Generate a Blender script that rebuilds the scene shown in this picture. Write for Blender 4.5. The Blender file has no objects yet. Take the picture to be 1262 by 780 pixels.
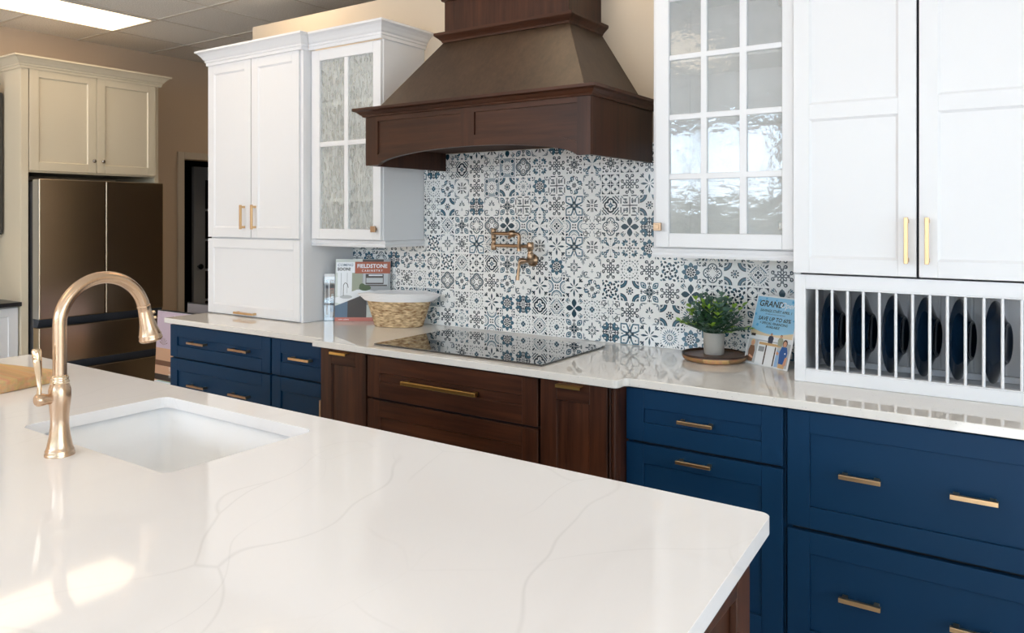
import bpy, bmesh, math, random
from mathutils import Matrix, Vector
random.seed(7)
PI = math.pi
col = bpy.context.scene.collection

# ------------------------------------------------------------------ materials
MATS = {}
def nodes_of(m):
    m.use_nodes = True
    return m.node_tree, m.node_tree.nodes, m.node_tree.links
def mat(name, color, rough=.5, metal=0., coat=0., bump=0., bscale=60., spec=.5, stretch=(1,1,1), emis=None, estr=0.):
    m = bpy.data.materials.new(name); nt, N, L = nodes_of(m)
    b = N['Principled BSDF']
    b.inputs['Base Color'].default_value = (*color, 1)
    b.inputs['Roughness'].default_value = rough
    b.inputs['Metallic'].default_value = metal
    b.inputs['Coat Weight'].default_value = coat
    b.inputs['Specular IOR Level'].default_value = spec
    if emis: b.inputs['Emission Color'].default_value = (*emis, 1); b.inputs['Emission Strength'].default_value = estr
    if bump:
        tc = N.new('ShaderNodeTexCoord'); mp = N.new('ShaderNodeMapping'); mp.inputs['Scale'].default_value = stretch
        nz = N.new('ShaderNodeTexNoise'); nz.inputs['Scale'].default_value = bscale; nz.inputs['Detail'].default_value = 3
        bp = N.new('ShaderNodeBump'); bp.inputs['Strength'].default_value = bump; bp.inputs['Distance'].default_value = .002
        L.new(tc.outputs['Object'], mp.inputs['Vector']); L.new(mp.outputs[0], nz.inputs['Vector'])
        L.new(nz.outputs['Fac'], bp.inputs['Height']); L.new(bp.outputs[0], b.inputs['Normal'])
    MATS[name] = m
    return m
def wood(name, c0, c1, axis='z', rough=.35, scale=1., coat=0., spec=.32):
    """stained timber: fine streaks running along one axis"""
    m = bpy.data.materials.new(name); nt, N, L = nodes_of(m)
    b = N['Principled BSDF']; b.inputs['Roughness'].default_value = rough; b.inputs['Coat Weight'].default_value = coat
    b.inputs['Specular IOR Level'].default_value = spec
    tc = N.new('ShaderNodeTexCoord'); mp = N.new('ShaderNodeMapping')
    lo, hi = 2.*scale, 38.*scale
    mp.inputs['Scale'].default_value = {'x': (lo, hi, hi), 'y': (hi, lo, hi), 'z': (hi, hi, lo)}[axis]
    n1 = N.new('ShaderNodeTexNoise'); n1.inputs['Scale'].default_value = 1.; n1.inputs['Detail'].default_value = 6; n1.inputs['Roughness'].default_value = .65
    mp2 = N.new('ShaderNodeMapping')
    mp2.inputs['Scale'].default_value = {'x': (1, 5, 5), 'y': (5, 1, 5), 'z': (5, 5, 1)}[axis]
    n2 = N.new('ShaderNodeTexNoise'); n2.inputs['Scale'].default_value = 1.6*scale; n2.inputs['Detail'].default_value = 2
    mx = N.new('ShaderNodeMath'); mx.operation = 'MULTIPLY_ADD'; mx.inputs[1].default_value = .6
    mu = N.new('ShaderNodeMath'); mu.operation = 'MULTIPLY'; mu.inputs[1].default_value = .4
    cr = N.new('ShaderNodeValToRGB'); cr.color_ramp.elements[0].position = .36; cr.color_ramp.elements[1].position = .66
    cr.color_ramp.elements[0].color = (*c0, 1); cr.color_ramp.elements[1].color = (*c1, 1)
    L.new(tc.outputs['Object'], mp.inputs[0]); L.new(tc.outputs['Object'], mp2.inputs[0])
    L.new(mp.outputs[0], n1.inputs['Vector']); L.new(mp2.outputs[0], n2.inputs['Vector'])
    L.new(n2.outputs['Fac'], mu.inputs[0]); L.new(n1.outputs['Fac'], mx.inputs[0]); L.new(mu.outputs[0], mx.inputs[2])
    L.new(mx.outputs[0], cr.inputs[0]); L.new(cr.outputs[0], b.inputs['Base Color'])
    bp = N.new('ShaderNodeBump'); bp.inputs['Strength'].default_value = .12; bp.inputs['Distance'].default_value = .001
    L.new(n1.outputs['Fac'], bp.inputs['Height']); L.new(bp.outputs[0], b.inputs['Normal'])
    MATS[name] = m
    return m

WHITE = mat('painted_white', (.83, .83, .85), .36, spec=.4)
CREAM = mat('painted_cream', (.74, .645, .49), .4)
INSIDE = mat('cabinet_inside_white', (.88, .88, .87), .45)
NAVY = mat('painted_navy', (.0040, .034, .088), .45, spec=.2)
DKGAP = mat('dark_gap', (.01, .012, .016), .8)
EDGE = wood('hood_wood_x', (.026, .0085, .0044), (.080, .028, .013), 'x', .36)
HOODZ = wood('hood_wood_z', (.024, .0080, .0042), (.072, .025, .012), 'z', .36)
HOODT = wood('hood_taper_wood', (.034, .018, .010), (.066, .038, .022), 'z', .42, scale=1.6, spec=.5)
WOODZ = wood('cabinet_wood_z', (.020, .0062, .0032), (.100, .034, .016), 'z', .34)
WOODX = wood('cabinet_wood_x', (.020, .0062, .0032), (.100, .034, .016), 'x', .34)
BRASS = mat('satin_brass', (.72, .49, .27), .30, 1.)
GOLD = mat('bright_brass', (.80, .50, .16), .28, 1.)
BRONZE = mat('champagne_bronze', (.60, .43, .30), .24, 1., bump=.15, bscale=400, stretch=(1, 1, .02))
BRONZEP = mat('polished_bronze', (.78, .62, .44), .12, 1.)
ANTIQUE = mat('antique_brass', (.46, .31, .20), .30, 1.)
CHROME = mat('knob_metal', (.45, .42, .40), .2, 1.)
STEEL = mat('black_stainless', (.50, .41, .30), .26, 1., bump=.1, bscale=300, stretch=(.02, .02, 1))
STEELD = mat('stainless_edge', (.55, .56, .58), .3, 1.)
STEELS = mat('fridge_side', (.16, .16, .17), .4, .6)
BLUEGREY = mat('fridge_handle_pocket', (.055, .07, .10), .35, .5)
BLACKG = mat('cooktop_black_glass', (.006, .006, .007), .02, coat=.6, spec=1.0)
CERAMIC = mat('white_fireclay', (.94, .94, .94), .38)
PLATE = mat('navy_glaze', (.003, .012, .028), .10, spec=.45)
CONC = mat('grey_concrete', (.44, .42, .385), .85, bump=.6, bscale=90)
SOIL = mat('dark_soil', (.03, .022, .015), .95)
ROPE = mat('white_rope', (.82, .80, .80), .85, bump=.6, bscale=260)
PAPERW = mat('paper_white', (.85, .86, .88), .35)
BLACK = mat('black_stone', (.015, .015, .017), .3)
GREYDK = mat('dark_grey_stain', (.05, .045, .042), .5)
LIGHTP = mat('fluorescent_diffuser', (.9, .87, .80), .5, emis=(1., .78, .52), estr=3.8)
FRAMEW = mat('trim_cream_white', (.66, .58, .48), .45)
WALLT = mat('wall_tan_paint', (.68, .53, .39), .75, bump=.1, bscale=250)
WALLP = mat('wall_peach_paint', (.74, .62, .48), .7, bump=.08, bscale=250)
FLOORM = wood('floor_planks', (.46, .43, .40), (.62, .59, .55), 'x', .45, scale=.6)
GROUT = mat('grout', (.88, .88, .86), .8)
TILEW = mat('tile_white', (.93, .93, .92), .22, coat=.2)
TILEG = mat('tile_grey_ground', (.36, .42, .47), .25, coat=.2)
INK = mat('tile_ink_dark', (.006, .024, .042), .25, coat=.2)
INKM = mat('tile_ink_mid', (.014, .055, .085), .25, coat=.2)
INKB = mat('tile_ink_blue', (.050, .140, .205), .25, coat=.2)
INKG = mat('tile_ink_grey', (.20, .25, .29), .25, coat=.2)
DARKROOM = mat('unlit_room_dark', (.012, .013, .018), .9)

def quartz(name, base, speck=0., vein=None, vscale=.9, rough=.07, spec=.5):
    m = bpy.data.materials.new(name); nt, N, L = nodes_of(m)
    b = N['Principled BSDF']; b.inputs['Roughness'].default_value = rough; b.inputs['Specular IOR Level'].default_value = spec
    tc = N.new('ShaderNodeTexCoord'); out = None
    rgb = N.new('ShaderNodeRGB'); rgb.outputs[0].default_value = (*base, 1); cur = rgb.outputs[0]
    def mixin(cur, fac, c):
        mx = N.new('ShaderNodeMix'); mx.data_type = 'RGBA'
        L.new(fac, mx.inputs[0]); L.new(cur, mx.inputs[6]); mx.inputs[7].default_value = (*c, 1)
        return mx.outputs[2]
    def ramp(src, p0, p1, v0, v1):
        r = N.new('ShaderNodeMapRange'); r.inputs[1].default_value = p0; r.inputs[2].default_value = p1
        r.inputs[3].default_value = v0; r.inputs[4].default_value = v1; L.new(src, r.inputs[0]); return r.outputs[0]
    if speck:
        v = N.new('ShaderNodeTexVoronoi'); v.inputs['Scale'].default_value = 150; L.new(tc.outputs['Object'], v.inputs['Vector'])
        n = N.new('ShaderNodeTexNoise'); n.inputs['Scale'].default_value = 60; L.new(tc.outputs['Object'], n.inputs['Vector'])
        f1 = ramp(v.outputs['Distance'], .14, .22, 1, 0); f2 = ramp(n.outputs['Fac'], .55, .62, 0, speck)
        mu = N.new('ShaderNodeMath'); mu.operation = 'MULTIPLY'; L.new(f1, mu.inputs[0]); L.new(f2, mu.inputs[1])
        cur = mixin(cur, mu.outputs[0], (.34, .33, .33))
    if vein:
        nd = N.new('ShaderNodeTexNoise'); nd.inputs['Scale'].default_value = 1.3; nd.inputs['Detail'].default_value = 2.2; L.new(tc.outputs['Object'], nd.inputs['Vector'])
        for k, (sc, wd, strength, rot) in enumerate(((vscale, .0055, vein, .6), (vscale*1.7, .006, vein*.7, 2.1), (vscale*.7, .03, vein*.35, 1.2))):
            mp = N.new('ShaderNodeMapping'); mp.inputs['Rotation'].default_value = (0, 0, rot); mp.inputs['Location'].default_value = (k*3.1+.4, k*1.7, 0); mp.inputs['Scale'].default_value = (1, .55, 1)
            ad = N.new('ShaderNodeVectorMath'); ad.operation = 'MULTIPLY_ADD'; ad.inputs[1].default_value = (.55, .55, .55)
            L.new(nd.outputs['Color'], ad.inputs[0]); L.new(tc.outputs['Object'], ad.inputs[2]); L.new(ad.outputs[0], mp.inputs[0])
            v = N.new('ShaderNodeTexVoronoi'); v.feature = 'DISTANCE_TO_EDGE'; v.inputs['Scale'].default_value = sc*1.6; L.new(mp.outputs[0], v.inputs['Vector'])
            f1 = ramp(v.outputs['Distance'], 0, wd, 1, 0)
            n = N.new('ShaderNodeTexNoise'); n.inputs['Scale'].default_value = 2.1+k; L.new(mp.outputs[0], n.inputs['Vector'])
            f2 = ramp(n.outputs['Fac'], .42, .62, 0, strength)
            mu = N.new('ShaderNodeMath'); mu.operation = 'MULTIPLY'; L.new(f1, mu.inputs[0]); L.new(f2, mu.inputs[1])
            cur = mixin(cur, mu.outputs[0], (.40, .39, .37))
    L.new(cur, b.inputs['Base Color']); return m
QTOP = quartz('speckled_quartz', (.83, .785, .73), speck=.75, rough=.022, spec=.7)
QISL = quartz('veined_marble_quartz', (.91, .885, .88), vein=.17, rough=.05, spec=.36)

def glass_mat(name, strscale, bump, tint, gloss, haze, rough, vary=.35):
    """textured cabinet glass: mostly clear, part glossy, a little hazy"""
    m = bpy.data.materials.new(name); nt, N, L = nodes_of(m); N.remove(N['Principled BSDF'])
    out = N['Material Output']
    tr = N.new('ShaderNodeBsdfTransparent'); tr.inputs[0].default_value = (*tint, 1)
    gl = N.new('ShaderNodeBsdfGlossy'); gl.inputs['Roughness'].default_value = rough; gl.inputs['Color'].default_value = (1, 1, 1, 1)
    df = N.new('ShaderNodeBsdfDiffuse'); df.inputs[0].default_value = (.84, .87, .86, 1)
    tc = N.new('ShaderNodeTexCoord'); mp = N.new('ShaderNodeMapping'); mp.inputs['Scale'].default_value = strscale
    nz = N.new('ShaderNodeTexNoise'); nz.inputs['Scale'].default_value = 1; nz.inputs['Detail'].default_value = 3
    bp = N.new('ShaderNodeBump'); bp.inputs['Strength'].default_value = bump; bp.inputs['Distance'].default_value = .004
    L.new(tc.outputs['Object'], mp.inputs[0]); L.new(mp.outputs[0], nz.inputs['Vector']); L.new(nz.outputs['Fac'], bp.inputs['Height'])
    L.new(bp.outputs[0], gl.inputs['Normal']); L.new(bp.outputs[0], df.inputs['Normal'])
    m1 = N.new('ShaderNodeMixShader'); mr = N.new('ShaderNodeMapRange'); mr.inputs[1].default_value = .42; mr.inputs[2].default_value = .62; mr.inputs[3].default_value = haze*(1-vary); mr.inputs[4].default_value = haze*(1+vary)
    L.new(nz.outputs['Fac'], mr.inputs[0]); L.new(mr.outputs[0], m1.inputs[0]); L.new(tr.outputs[0], m1.inputs[1]); L.new(df.outputs[0], m1.inputs[2])
    m2 = N.new('ShaderNodeMixShader'); m2.inputs[0].default_value = gloss; L.new(m1.outputs[0], m2.inputs[1]); L.new(gl.outputs[0], m2.inputs[2])
    L.new(m2.outputs[0], out.inputs['Surface']); return m
RAIN = glass_mat('rain_glass', (120, 120, 26), .40, (.98, .99, .98), .045, .31, .18, .32)
WAVY = glass_mat('wavy_glass', (16, 16, 20), .28, (.98, .98, .98), .048, .22, .07, .06)
PANE = glass_mat('clear_pane', (3, 3, 3), .0, (.97, .98, .98), .05, .0, .01)
ACRYL = glass_mat('clear_acrylic', (3, 3, 3), .0, (.93, .95, .97), .10, .05, .02)

def stripes(name, cols, axis, width, rough=.5, grain=True):
    """glued-up staves of different timber across one axis"""
    m = bpy.data.materials.new(name); nt, N, L = nodes_of(m); b = N['Principled BSDF']; b.inputs['Roughness'].default_value = rough
    tc = N.new('ShaderNodeTexCoord'); sp = N.new('ShaderNodeSeparateXYZ'); L.new(tc.outputs['Object'], sp.inputs[0])
    dv = N.new('ShaderNodeMath'); dv.operation = 'DIVIDE'; dv.inputs[1].default_value = width; L.new(sp.outputs[axis], dv.inputs[0])
    fl = N.new('ShaderNodeMath'); fl.operation = 'FLOOR'; L.new(dv.outputs[0], fl.inputs[0])
    wn = N.new('ShaderNodeTexWhiteNoise'); wn.noise_dimensions = '1D'; L.new(fl.outputs[0], wn.inputs['W'])
    cr = N.new('ShaderNodeValToRGB'); cr.color_ramp.interpolation = 'LINEAR'
    cr.color_ramp.elements[0].color = (*cols[0], 1); cr.color_ramp.elements[1].color = (*cols[-1], 1)
    for i, c in enumerate(cols[1:-1]):
        e = cr.color_ramp.elements.new((i+1)/(len(cols)-1)); e.color = (*c, 1)
    L.new(wn.outputs['Value'], cr.inputs[0])
    nz = N.new('ShaderNodeTexNoise'); mp = N.new('ShaderNodeMapping'); mp.inputs['Scale'].default_value = (3, 60, 60) if axis != 0 else (60, 3, 60)
    L.new(tc.outputs['Object'], mp.inputs[0]); L.new(mp.outputs[0], nz.inputs['Vector']); nz.inputs['Scale'].default_value = 1
    mx = N.new('ShaderNodeMix'); mx.data_type = 'RGBA'; mx.blend_type = 'MULTIPLY'; mx.inputs[0].default_value = .5
    L.new(cr.outputs[0], mx.inputs[6]); L.new(nz.outputs['Color'], mx.inputs[7])
    hs = N.new('ShaderNodeHueSaturation'); hs.inputs['Value'].default_value = 1.35; L.new(mx.outputs[2], hs.inputs['Color'])
    L.new(hs.outputs[0], b.inputs['Base Color']); return m
MAPLE = stripes('maple_butcher_block', [(.50, .27, .11), (.62, .38, .18), (.68, .44, .23), (.55, .31, .13)], 1, .034)
TRAYW = stripes('dark_acacia_top', [(.10, .04, .02), (.17, .08, .04), (.07, .03, .016), (.20, .10, .05)], 0, .05, .35)
TRAYE = stripes('acacia_edge', [(.14, .05, .02), (.55, .30, .12), (.60, .34, .15), (.58, .32, .13)], 0, .09, .4)
def weave():
    m = bpy.data.materials.new('seagrass'); nt, N, L = nodes_of(m); b = N['Principled BSDF']; b.inputs['Roughness'].default_value = .8
    tc = N.new('ShaderNodeTexCoord'); mp = N.new('ShaderNodeMapping'); mp.inputs['Scale'].default_value = (35, 35, 120)
    nz = N.new('ShaderNodeTexNoise'); nz.inputs['Scale'].default_value = 1.; nz.inputs['Detail'].default_value = 3
    cr = N.new('ShaderNodeValToRGB'); cr.color_ramp.elements[0].position = .33; cr.color_ramp.elements[1].position = .68
    cr.color_ramp.elements[0].color = (.26, .14, .06, 1); cr.color_ramp.elements[1].color = (.80, .60, .36, 1)
    L.new(tc.outputs['Object'], mp.inputs[0]); L.new(mp.outputs[0], nz.inputs['Vector']); L.new(nz.outputs['Fac'], cr.inputs[0]); L.new(cr.outputs[0], b.inputs['Base Color'])
    bp = N.new('ShaderNodeBump'); bp.inputs['Distance'].default_value = .004; L.new(nz.outputs['Fac'], bp.inputs['Height']); L.new(bp.outputs[0], b.inputs['Normal'])
    return m
SEAG = weave()
def ceiling_mat():
    m = bpy.data.materials.new('acoustic_tile'); nt, N, L = nodes_of(m); b = N['Principled BSDF']; b.inputs['Roughness'].default_value = .95
    tc = N.new('ShaderNodeTexCoord'); nz = N.new('ShaderNodeTexNoise'); nz.inputs['Scale'].default_value = 130; nz.inputs['Detail'].default_value = 4
    cr = N.new('ShaderNodeValToRGB'); cr.color_ramp.elements[0].position = .35; cr.color_ramp.elements[1].position = .6
    cr.color_ramp.elements[0].color = (.68, .65, .61, 1); cr.color_ramp.elements[1].color = (.88, .85, .80, 1)
    L.new(tc.outputs['Object'], nz.inputs['Vector']); L.new(nz.outputs['Fac'], cr.inputs[0]); L.new(cr.outputs[0], b.inputs['Base Color'])
    bp = N.new('ShaderNodeBump'); bp.inputs['Distance'].default_value = .004; bp.inputs['Strength'].default_value = .6; L.new(nz.outputs['Fac'], bp.inputs['Height']); L.new(bp.outputs[0], b.inputs['Normal'])
    return m
ACOU = ceiling_mat()
CGRID = mat('ceiling_grid_metal', (.62, .57, .50), .5)

# ------------------------------------------------------------------ mesh builder
def wloc(o):
    v = Vector((0, 0, 0))
    while o is not None: v += o.location; o = o.parent
    return v
class MB:
    def __init__(s, M=None): s.v = []; s.f = []; s.m = []; s.M = M; s.sm = []
    def add(s, vs, fs, mi=0, smooth=False, M=None):
        n = len(s.v)
        for p in vs:
            p = Vector(p)
            if M is not None: p = M @ p
            if s.M is not None: p = s.M @ p
            s.v.append(p)
        for f in fs: s.f.append([i+n for i in f]); s.m.append(mi); s.sm.append(smooth)
        return s
    def box(s, x0, x1, y0, y1, z0, z1, mi=0, M=None):
        vs = [(x, y, z) for x in (x0, x1) for y in (y0, y1) for z in (z0, z1)]
        return s.add(vs, [(0, 1, 3, 2), (4, 6, 7, 5), (0, 4, 5, 1), (2, 3, 7, 6), (0, 2, 6, 4), (1, 5, 7, 3)], mi, M=M)
    def prism(s, pts, a0, a1, ax='z', mi=0, M=None, smooth=False):
        """outline pts extruded along an axis"""
        n = len(pts)
        def P(p, a): return {'z': (p[0], p[1], a), 'y': (p[0], a, p[1]), 'x': (a, p[0], p[1])}[ax]
        vs = [P(p, a0) for p in pts]+[P(p, a1) for p in pts]
        s.add(vs, [tuple(range(n))[::-1], tuple(range(n, 2*n))]+[(i, (i+1) % n, n+(i+1) % n, n+i) for i in range(n)], mi, smooth, M=M)
        return s
    def lathe(s, prof, c=(0, 0, 0), n=24, mi=0, M=None, sx=1., sy=1., cap=True):
        vs = []; fs = []
        for r, z in prof:
            for k in range(n):
                a = 2*PI*k/n; vs.append((c[0]+r*sx*math.cos(a), c[1]+r*sy*math.sin(a), c[2]+z))
        for i in range(len(prof)-1):
            for k in range(n):
                k2 = (k+1) % n; fs.append((i*n+k, i*n+k2, (i+1)*n+k2, (i+1)*n+k))
        s.add(vs, fs, mi, True, M)
        if cap:
            s.add(vs[:n], [tuple(range(n))[::-1]], mi, False, M); s.add(vs[-n:], [tuple(range(n))], mi, False, M)
        return s
    def tube(s, path, rad, n=16, mi=0, M=None, cap=True):
        P = [Vector(p) for p in path]; R = rad if isinstance(rad, (list, tuple)) else [rad]*len(P)
        t0 = (P[1]-P[0]).normalized(); ref = Vector((0, 0, 1)) if abs(t0.z) < .9 else Vector((1, 0, 0))
        u = t0.cross(ref).normalized(); vs = []
        for i, p in enumerate(P):
            a = (P[i]-P[i-1]).normalized() if i else t0
            b = (P[i+1]-P[i]).normalized() if i < len(P)-1 else a
            t = (a+b).normalized(); u = (u-t*u.dot(t)).normalized(); w = t.cross(u)
            for k in range(n):
                q = 2*PI*k/n; vs.append(p+(u*math.cos(q)+w*math.sin(q))*R[i])
        fs = [(i*n+k, i*n+(k+1) % n, (i+1)*n+(k+1) % n, (i+1)*n+k) for i in range(len(P)-1) for k in range(n)]
        s.add(vs, fs, mi, True, M)
        if cap: s.add(vs[:n], [tuple(range(n))[::-1]], mi, False, M); s.add(vs[-n:], [tuple(range(n))], mi, False, M)
        return s
    def sweep(s, path, prof, mi=0, M=None):
        """profile (out, z) along an xy path given as (x, y, ox, oy): mitred moulding with capped ends"""
        m = len(prof); vs = [(x+o*ox, y+o*oy, z) for (x, y, ox, oy) in path for (o, z) in prof]
        fs = [(i*m+k, i*m+(k+1) % m, (i+1)*m+(k+1) % m, (i+1)*m+k) for i in range(len(path)-1) for k in range(m)]
        fs += [tuple(range(m)), tuple(range((len(path)-1)*m, len(path)*m))[::-1]]
        return s.add(vs, fs, mi, M=M)
    def build(s, name, mats, parent=None, bevel=0., seg=2, recalc=True, sub=0):
        me = bpy.data.meshes.new(name); off = wloc(parent) if parent else Vector((0, 0, 0))
        me.from_pydata([tuple(p-off) for p in s.v], [], s.f)
        for m in (mats if isinstance(mats, (list, tuple)) else [mats]): me.materials.append(m)
        me.polygons.foreach_set('material_index', s.m); me.polygons.foreach_set('use_smooth', s.sm)
        if recalc:
            bm = bmesh.new(); bm.from_mesh(me); bmesh.ops.recalc_face_normals(bm, faces=bm.faces); bm.to_mesh(me); bm.free()
        me.update()
        o = bpy.data.objects.new(name, me); col.objects.link(o)
        if parent: o.parent = parent
        if bevel:
            b = o.modifiers.new('bevel', 'BEVEL'); b.width = bevel; b.segments = seg; b.limit_method = 'ANGLE'; b.angle_limit = math.radians(40)
            b.harden_normals = False
        return o
def thing(name, label, cat, loc, group=None):
    o = bpy.data.objects.new(name, None); o.empty_display_size = .05; col.objects.link(o); o.location = loc
    o['label'] = label; o['category'] = cat
    if group: o['group'] = group
    return o
def tag(o, label, cat, group=None):
    o['label'] = label; o['category'] = cat
    if group: o['group'] = group
    return o
def struct(o): o['kind'] = 'structure'; return o
ML = Matrix(((0, -1, 0, 0), (1, 0, 0, 0), (0, 0, 1, 0), (0, 0, 0, 1)))   # local x -> world y, local -y (front) -> world +x

# ------------------------------------------------------------------ joinery
def shaker(x0, x1, z0, z1, yf, th=.02, fw=.058, rec=.007, panels=None, bead=.004, M=None, mi_v=0, mi_h=0, mi_p=0):
    """framed door or drawer front, front face at y = yf (towards -y)"""
    b = MB(M); yb = yf+th
    pz = panels or [(z0+fw, z1-fw)]
    px0, px1 = x0+fw, x1-fw
    b.box(x0, px0, yf, yb, z0, z1, mi_v); b.box(px1, x1, yf, yb, z0, z1, mi_v)
    edges = [z0]+[v for p in pz for v in p]+[z1]
    for i in range(0, len(edges), 2): b.box(px0, px1, yf, yb, edges[i], edges[i+1], mi_h)
    for (a, c) in pz:
        b.box(px0, px1, yf+rec, yb, a, c, mi_p)
        if bead:
            q = bead
            r = [(px0, a), (px1, a), (px1, c), (px0, c)]; r2 = [(px0+q, a+q), (px1-q, a+q), (px1-q, c-q), (px0+q, c-q)]
            vs = [(x, yf+.0015, z) for x, z in r]+[(x, yf+rec-.0002, z) for x, z in r2]
            b.add(vs, [(i, (i+1) % 4, 4+(i+1) % 4, 4+i) for i in range(4)], mi_p)
    return b
def bar_pull(cx, cz, yf, ln=.11, vert=False, w=.010, out=.034, M=None):
    """square bar on two posts, standing off a front at y = yf"""
    b = MB(M); h = ln/2
    yo = yf-out
    if vert:
        b.box(cx-w/2, cx+w/2, yo, yo+w, cz-h, cz+h)
        for q in (-1, 1): b.box(cx-w/2, cx+w/2, yo+w*.6, yf, cz+q*(h-w)-w*.55, cz+q*(h-w)+w*.55)
    else:
        b.box(cx-h, cx+h, yo, yo+w, cz-w/2, cz+w/2)
        for q in (-1, 1): b.box(cx+q*(h-w)-w*.55, cx+q*(h-w)+w*.55, yo+w*.6, yf, cz-w/2, cz+w/2)
    return b
def front(name, root, x0, x1, z0, z1, yf, mats, pulls=(), panels=None, M=None, fw=.058, rec=.007, pmat=None, bead=.004, vpanel=False, ln=.11, w=.012):
    if len(mats) > 1: d = shaker(x0, x1, z0, z1, yf, fw=fw, rec=rec, panels=panels, M=M, mi_v=0, mi_h=1, mi_p=0 if vpanel else 1, bead=bead)
    else: d = shaker(x0, x1, z0, z1, yf, fw=fw, rec=rec, panels=panels, M=M, bead=bead)
    o = d.build(name, mats, root, bevel=.0012, seg=1)
    for (cx, cz, vert) in pulls:
        bar_pull(cx, cz, yf, vert=vert, M=M, ln=ln, w=w).build('handle', pmat or BRASS, o, bevel=.0012)
    return o
CROWN = [(0, 0), (.010, 0), (.010, .016), (.016, .020), (.016, .030), (.024, .036), (.034, .050), (.048, .064), (.060, .070), (.066, .072), (.066, .083), (0, .083)]

# ================================================================== SETTING
XL, XR, YF, YN, ZC = -6.33, 3.2, -7.6, 4.6, 2.90
struct(MB().box(XL-2.6, XR, YF, YN, -.1, 0).build('floor', FLOORM))
# suspended ceiling with its grid
cg = MB(); cg.box(XL, XR, YF, YN, ZC, ZC+.1, 0)
gx = [-5.19+.6*k for k in range(-1, 14)]; gy = [-.08+.6*k for k in range(-12, 8)]
for x in gx: cg.box(x-.005, x+.005, YF, YN, ZC-.004, ZC+.001, 1)
for y in gy: cg.box(XL, XR, y-.010, y+.010, ZC-.0042, ZC+.001, 1)
struct(cg.build('ceiling', [ACOU, CGRID], recalc=False))
# left wall with the doorway cut out
wl = MB(); DY0, DY1, DZ = .834, 2.1, 2.008
wl.box(XL-.12, XL, YF, DY0, 0, ZC); wl.box(XL-.12, XL, DY1, YN, 0, ZC); wl.box(XL-.12, XL, DY0, DY1, DZ, ZC)
struct(wl.build('wall_left', WALLT))
ct = MB()
ct.box(XL-.001, XL+.018, DY0-.062, DY0, 0, DZ+.062); ct.box(XL-.001, XL+.018, DY1, DY1+.062, 0, DZ+.062); ct.box(XL-.001, XL+.018, DY0, DY1, DZ, DZ+.062)
ct.box(XL-.12, XL, DY0-.001, DY0+.012, 0, DZ); ct.box(XL-.12, XL, DY1-.012, DY1+.001, 0, DZ)
struct(ct.build('trim_1', FRAMEW, bevel=.004))
# unlit room beyond the doorway
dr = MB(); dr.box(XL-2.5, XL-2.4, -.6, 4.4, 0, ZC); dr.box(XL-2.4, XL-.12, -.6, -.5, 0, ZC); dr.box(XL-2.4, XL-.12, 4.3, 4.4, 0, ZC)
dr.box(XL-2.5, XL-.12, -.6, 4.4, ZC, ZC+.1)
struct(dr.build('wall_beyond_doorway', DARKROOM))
# glazed door standing open in the dark room
GD = mat('grey_door_paint', (.62, .64, .68), .5)
gd = MB(); gX = XL-1.17
y0, y1, zt = 1.70, 2.56, 2.03
gd.box(gX-.04, gX, y0, y0+.14, .01, zt); gd.box(gX-.04, gX, y1-.14, y1, .01, zt)
gd.box(gX-.04, gX, y0+.14, y1-.14, .01, .26); gd.box(gX-.04, gX, y0+.14, y1-.14, zt-.14, zt)
for k in range(1, 5):
    z = .26+(zt-.40)*k/5; gd.box(gX-.03, gX-.01, y0+.14, y1-.14, z-.012, z+.012)
gd.box(gX-.03, gX-.01, (y0+y1)/2-.012, (y0+y1)/2+.012, .26, zt-.14)
dor = struct(gd.build('door_1', GD, bevel=.003))
MB().box(gX-.022, gX-.018, y0+.14, y1-.14, .26, zt-.14).build('glass_pane', PANE, dor)
MB().lathe([(.012, 0), (.012, .03), (.028, .04), (.030, .055), (.018, .068)], n=16, M=Matrix.Translation((gX, y0+.055, .955)) @ Matrix.Rotation(PI/2, 4, 'Y')).build('door_knob', BLACK, dor)
# partition carrying the kitchen run (stops short of the ceiling)
struct(MB().box(-4.25, XR, 0, .12, 0, 2.731).build('wall_back', WALLP, bevel=.004))
RY0, RY1 = -6.6, -1.6
wr = MB(); wr.box(XR, XR+.1, YF, RY0, 0, ZC); wr.box(XR, XR+.1, RY1, YN, 0, ZC); wr.box(XR, XR+.1, RY0, RY1, 0, .45); wr.box(XR, XR+.1, RY0, RY1, 2.6, ZC)
struct(wr.build('wall_right', WALLP))
w = MB(); w.box(XR+.02, XR+.08, RY0, RY0+.05, .45, 2.6); w.box(XR+.02, XR+.08, RY1-.05, RY1, .45, 2.6); w.box(XR+.02, XR+.08, RY0+.05, RY1-.05, .45, .51); w.box(XR+.02, XR+.08, RY0+.05, RY1-.05, 2.54, 2.6)
for k in (1, 2): w.box(XR+.02, XR+.08, RY0+(RY1-RY0)*k/3-.025, RY0+(RY1-RY0)*k/3+.025, .51, 2.54)
o = struct(w.build('window_4', GREYDK, bevel=.003)); MB().box(XR+.048, XR+.052, RY0+.05, RY1-.05, .51, 2.54).build('glass_pane', PANE, o)
struct(MB().box(XL, XR, YN, YN+.1, 0, ZC).build('wall_far', WALLT))
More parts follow.
